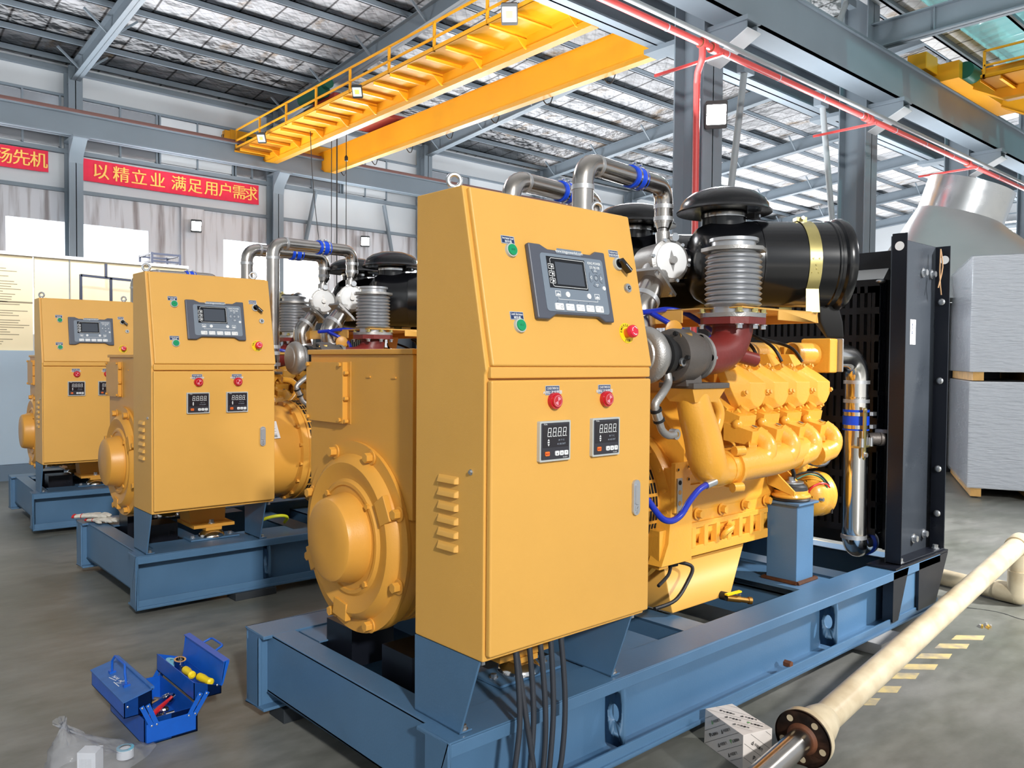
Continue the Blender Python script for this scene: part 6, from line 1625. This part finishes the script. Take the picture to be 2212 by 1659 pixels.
# ------------------------------------------------------------------ blue cantilever toolbox
TO = Vector((1.18, 3.59, 0)); tbx = empty('toolbox', TO); tag(tbx, 'open blue metal cantilever toolbox standing on the floor', 'toolbox')
x0, x1, y0, y1 = 1.07, 1.283, 3.37, 3.815; th = .003
def tray(xa, xb, za, zb, m='toolbox_blue', zb2=None):
    b = B(); zb2 = zb2 or zb
    b.box(xa, xb, y0, y1, za, za + th, m); b.box(xa, xa + th, y0, y1, za, zb, m); b.box(xb - th, xb, y0, y1, za, zb2, m)
    for yy in (y0, y1 - th): b.hexa([(xa, yy, za), (xb, yy, za), (xb, yy + th, za), (xa, yy + th, za)], [(xa, yy, zb), (xb, yy, zb2), (xb, yy + th, zb2), (xa, yy + th, zb)], m)
    return b
tray(x0, x1, 0, .105).build('bottom_tray', tbx, origin=TO)
b = B(); b.box(x0 + .008, x1 - .008, y0 - .003, y0, .010, .085, 'toolbox_blue'); b.build('pressed_panel', tbx, origin=TO, bevel=.002)
tray(.995, 1.10, .134, .197, zb2=.222).build('left_tray', tbx, origin=TO)
tray(1.268, 1.384, .132, .206, zb2=.165).build('right_tray', tbx, origin=TO)
b = B(); b.hexa([(.990, y0 - .003, .196), (1.104, y0 - .003, .224), (1.104, y1 + .003, .224), (.990, y1 + .003, .196)], [(.990, y0 - .003, .200), (1.104, y0 - .003, .228), (1.104, y1 + .003, .228), (.990, y1 + .003, .200)], 'toolbox_worn')
b.cyl((1.102, y0 - .003, .231), (1.102, y1 + .003, .231), .008, 'toolbox_worn', n=12); b.build('left_lid', tbx, origin=TO)
b = B(); b.F = None
def lidp(x, y, z): return (.990 + x, y, .2004 + x * .2456 + z)
def stroke(pts):
    for (a, c), (e, f) in zip(pts[:-1], pts[1:]):
        dx, dy = e - a, f - c; L = math.hypot(dx, dy) or 1; nx, ny = -dy / L * .0014, dx / L * .0014
        b.poly([lidp(a + nx, c + ny, .0004), lidp(a - nx, c - ny, .0004), lidp(e - nx, f - ny, .0004), lidp(e + nx, f + ny, .0004)], 'print_white')
ox, oy = .034, 3.59
for st in ([(.004, .075), (.018, .075), (.006, .060)], [(.020, .062), (.010, .060), (.012, .050), (.020, .046), (.012, .04)], [(.022, .03), (.010, .038), (.012, .03), (.021, .03)], [(-.004, .085), (.006, .022)], [(.02, .005), (.012, -.01), (.03, -.015)], [(.012, .01), (.026, -.02)], [(.0, .002), (.012, -.024)], [(.03, -.005), (.026, -.035), (.034, -.04)], [(-.004, .02), (-.002, -.045)]):
    stroke([(ox + a, oy - .02 + c) for a, c in st])
b.build('chalk_mark', tbx, origin=TO)
b = B(); b.tube(round_path([lidp(.052, 3.69, .004), lidp(.050, 3.68, .055), lidp(.056, 3.66, .078), lidp(.056, 3.53, .078), lidp(.050, 3.51, .055), lidp(.052, 3.50, .004)], .012), .005, 'toolbox_blue', 10)
for yy in (3.69, 3.50): b.box(1.03, 1.055, yy - .012, yy + .012, .211, .222, 'toolbox_blue')
b.build('left_handle', tbx, origin=TO)
b = B()  # right lid folded open, with end cheeks
b.hexa([(1.382, y0, .165), (1.385, y0, .165), (1.385, y1, .165), (1.382, y1, .165)], [(1.400, y0, .262), (1.403, y0, .262), (1.403, y1, .262), (1.400, y1, .262)], 'toolbox_blue')
b.hexa([(1.392, y0 - .004, .262), (1.418, y0 - .004, .266), (1.418, y1 + .004, .266), (1.392, y1 + .004, .262)], [(1.392, y0 - .004, .266), (1.418, y0 - .004, .270), (1.418, y1 + .004, .270), (1.392, y1 + .004, .266)], 'toolbox_blue')
for yy in (y0, y1 - th): b.hexa([(1.384, yy, .160), (1.384, yy + th, .160), (1.392, yy + th, .170), (1.392, yy, .170)], [(1.396, yy, .262), (1.396, yy + th, .262), (1.420, yy + th, .262), (1.420, yy, .262)], 'toolbox_blue')
b.build('right_lid', tbx, origin=TO)
b = B(); b.tube(round_path([(1.412, 3.66, .262), (1.452, 3.655, .278), (1.456, 3.64, .28), (1.456, 3.54, .28), (1.452, 3.525, .278), (1.412, 3.52, .262)], .010), .005, 'toolbox_blue', 10); b.build('right_handle', tbx, origin=TO)
for (a, c) in (((1.062, .158), (1.098, .077)), ((1.085, .160), (1.118, .078)), ((1.292, .152), (1.246, .077)), ((1.320, .150), (1.272, .078))):
    for yy, s in ((y0 - .004, -1), (y1 + .004, 1)):
        dx, dz = c[0] - a[0], c[1] - a[1]; L = math.hypot(dx, dz); nx, nz = -dz / L * .009, dx / L * .009; ux, uz = dx / L * .008, dz / L * .008
        b = B(); pl = [(a[0] + nx - ux, a[1] + nz - uz), (a[0] - nx - ux, a[1] - nz - uz), (c[0] - nx + ux, c[1] - nz + uz), (c[0] + nx + ux, c[1] + nz + uz)]
        b.prism(pl, 'y', yy - .0015, yy + .0015, 'toolbox_blue')
        ao = b.build('linkage_arm', tbx, origin=TO)
        b = B()
        for p in (a, c): b.ball((p[0], yy + s * .0015, p[1]), .0045, 'zinc', 10, (1, .5, 1))
        b.build('rivet', ao, origin=TO)
b = B()
for p in ((1.008, .178), (1.366, .172)): b.ball((p[0], y0 - .002, p[1]), .0048, 'zinc', 10, (1, .5, 1))
b.build('rivet', tbx, origin=TO)
def tool(name, label, cat, o, fn):
    b = B(); fn(b); tag(b.build(name, origin=o), label, cat, 'tools in the blue toolbox')
def handle_(p, q, r):
    def fn(b):
        p_, q_ = Vector(p), Vector(q); b.tube([p_.lerp(q_, t) for t in (0, .06, .35, .6, .9, 1)], [r * .5, r, r * .85, r * 1.05, r, r * .45], 'tool_yellow', 14); b.tube([q_, q_ + (q_ - p_) * .25], r * .42, 'black_rubber', 10); b.tube([q_ + (q_ - p_) * .25, q_ + (q_ - p_) * .9], .0035, 'chrome', 8)
    return fn
tool('screwdriver', 'yellow handled screwdriver, left of the two in the right tray', 'tool', (1.315, 3.50, .15), handle_((1.300, 3.47, .200), (1.305, 3.575, .195), .0165))
tool('screwdriver', 'yellow handled screwdriver, right of the two in the right tray', 'tool', (1.345, 3.45, .15), handle_((1.352, 3.395, .178), (1.335, 3.50, .180), .0165))
def sock(b): b.lathe([(.0, 0), (.022, 0), (.022, .03), (.026, .032), (.026, .045), (.018, .045), (.018, .02)], (1.315, 3.665, .17), (0, -.2, 1), 'chrome', 24, caps=False)
tool('socket', 'large shiny steel socket in the right tray', 'tool', (1.315, 3.665, .16), sock)
def tape_(b): b.lathe([(.012, 0), (.03, 0), (.03, .014), (.012, .014)], (1.305, 3.735, .175), (.3, -.2, 1), 'tool_blue', 24, caps=False)
tool('tape_roll', 'pale blue tape roll at the back of the right tray', 'tape', (1.305, 3.735, .17), tape_)
def rd(b): b.tube([(1.11, 3.42, .09), (1.16, 3.47, .095), (1.23, 3.54, .097)], [.010, .011, .006], 'tool_red', 10); b.tube([(1.23, 3.54, .097), (1.245, 3.555, .098)], .016, 'chrome', 12)
tool('red_ratchet', 'red handled ratchet lying in the bottom tray', 'tool', (1.16, 3.47, .09), rd)
def spr(b): b.tube([(1.115 + .0009 * i, 3.47 + .014 * math.sin(i * .7), .085 + .014 * math.cos(i * .7)) for i in range(70)], .0022, 'chrome', 6)
tool('coil_spring', 'shiny coil spring beside the red ratchet', 'tool', (1.13, 3.47, .08), spr)
for i, (p, q_, lab) in enumerate((((1.10, 3.55, .075), (1.24, 3.62, .08), 'ring spanner lying across the bottom tray'), ((1.12, 3.62, .07), (1.20, 3.75, .075), 'chrome spanner at the back of the bottom tray'))):
    def sp(b, p=Vector(p), q_=Vector(q_)): b.beam(p, q_, .012, .006, 'chrome'); b.torus(p, (.2, 0, 1), .015, .005, 'chrome', 20, 8); b.torus(q_, (-.3, .2, 1), .016, .005, 'chrome', 20, 8)
    tool('spanner', lab, 'tool', p, sp)
def scr(b):
    rnd = random.Random(3)
    for i in range(40):
        p = Vector((rnd.uniform(1.13, 1.225), rnd.uniform(3.45, 3.73), rnd.uniform(.012, .06))); dd = Vector((rnd.uniform(-1, 1), rnd.uniform(-1, 1), rnd.uniform(-.2, .2))).normalized()
        b.cyl(p, p + dd * rnd.uniform(.025, .045), rnd.uniform(.004, .009), rnd.choice(['black_rubber', 'cast_grey', 'zinc', 'black_steel']), n=8)
b = B(); scr(b); tag(b.build('small_tools', origin=(1.18, 3.6, 0)), 'jumble of small dark tools filling the bottom tray', 'tools', kind='stuff')

# ------------------------------------------------------------------ clear plastic bag with a white box and a tape roll in it
BO = Vector((.885, 3.305, 0))
def bag(b):
    rnd = random.Random(11); n, k = 40, 14
    ring = [(-.19, -.06), (-.10, -.13), (.05, -.10), (.17, -.03), (.235, .055), (.12, .085), (.0, .10), (-.09, .11), (-.18, .06)]
    vs = []; fs = []
    def base_pt(u):
        f = u * len(ring); i = int(f) % len(ring); t = f - int(f); a, c = ring[i], ring[(i + 1) % len(ring)]
        return Vector((a[0] + (c[0] - a[0]) * t, a[1] + (c[1] - a[1]) * t, 0))
    for j in range(k + 1):
        t = j / k
        for i in range(n):
            u = i / n; p = base_pt(u); top_ = Vector((-.125 + .10 * math.cos(2 * math.pi * u) * .25, .03 + .012 * math.sin(2 * math.pi * u), .20))
            e = t ** 1.15; q = p.lerp(top_, e); q.z = .002 + .205 * t * (1 - .10 * math.sin(2 * math.pi * u)) * (1 if p.x < .12 else .45 + .55 * t)
            bul = .02 * math.sin(math.pi * t); dv = Vector((p.x, p.y, 0)); q += dv * bul * 3 * (1 - t)
            q += Vector((rnd.uniform(-1, 1), rnd.uniform(-1, 1), rnd.uniform(-1, 1) if 0 < j else 0)) * .0065 * (1 if 0 < j < k else .3)
            q.z = max(q.z, .001); vs.append(BO + q)
    for j in range(k):
        for i in range(n): i2 = (i + 1) % n; fs.append((j * n + i, j * n + i2, (j + 1) * n + i2, (j + 1) * n + i))
    b.add(vs, fs, 'bag_film')
glass('bag_film', (236, 238, 242), 0.20, 0.12, 0.25, 30)
b = B(); bag(b); tag(b.build('plastic_bag', origin=BO, sharp=180), 'crumpled clear plastic bag on the floor before the toolbox', 'bag')
o = Vector((.853, 3.296, 0)); b = B(); b.F = Matrix.Translation(o) @ Matrix.Rotation(-.72, 4, 'Z'); b.box(-.034, .034, -.03, .03, .001, .085, 'sticker_white')
for i in range(9): b.box(-.024 + .005 * i, -.0225 + .005 * i, -.0305, -.030, .02, .062, 'pipe_grey')
tag(b.build('white_box', origin=o, bevel=.002), 'small white box inside the clear bag', 'box')
o = Vector((.985, 3.325, .003)); b = B(); b.lathe([(.02, 0), (.031, 0), (.031, .034), (.02, .034)], o, Z, 'sticker_white', 28, caps=False); b.lathe([(.0205, .034), (.0315, .034), (.0315, .038), (.0205, .038)], o, Z, 'tool_blue', 28, caps=False); tag(b.build('tape_roll', origin=o), 'white tape roll with pale blue edge inside the clear bag', 'tape')
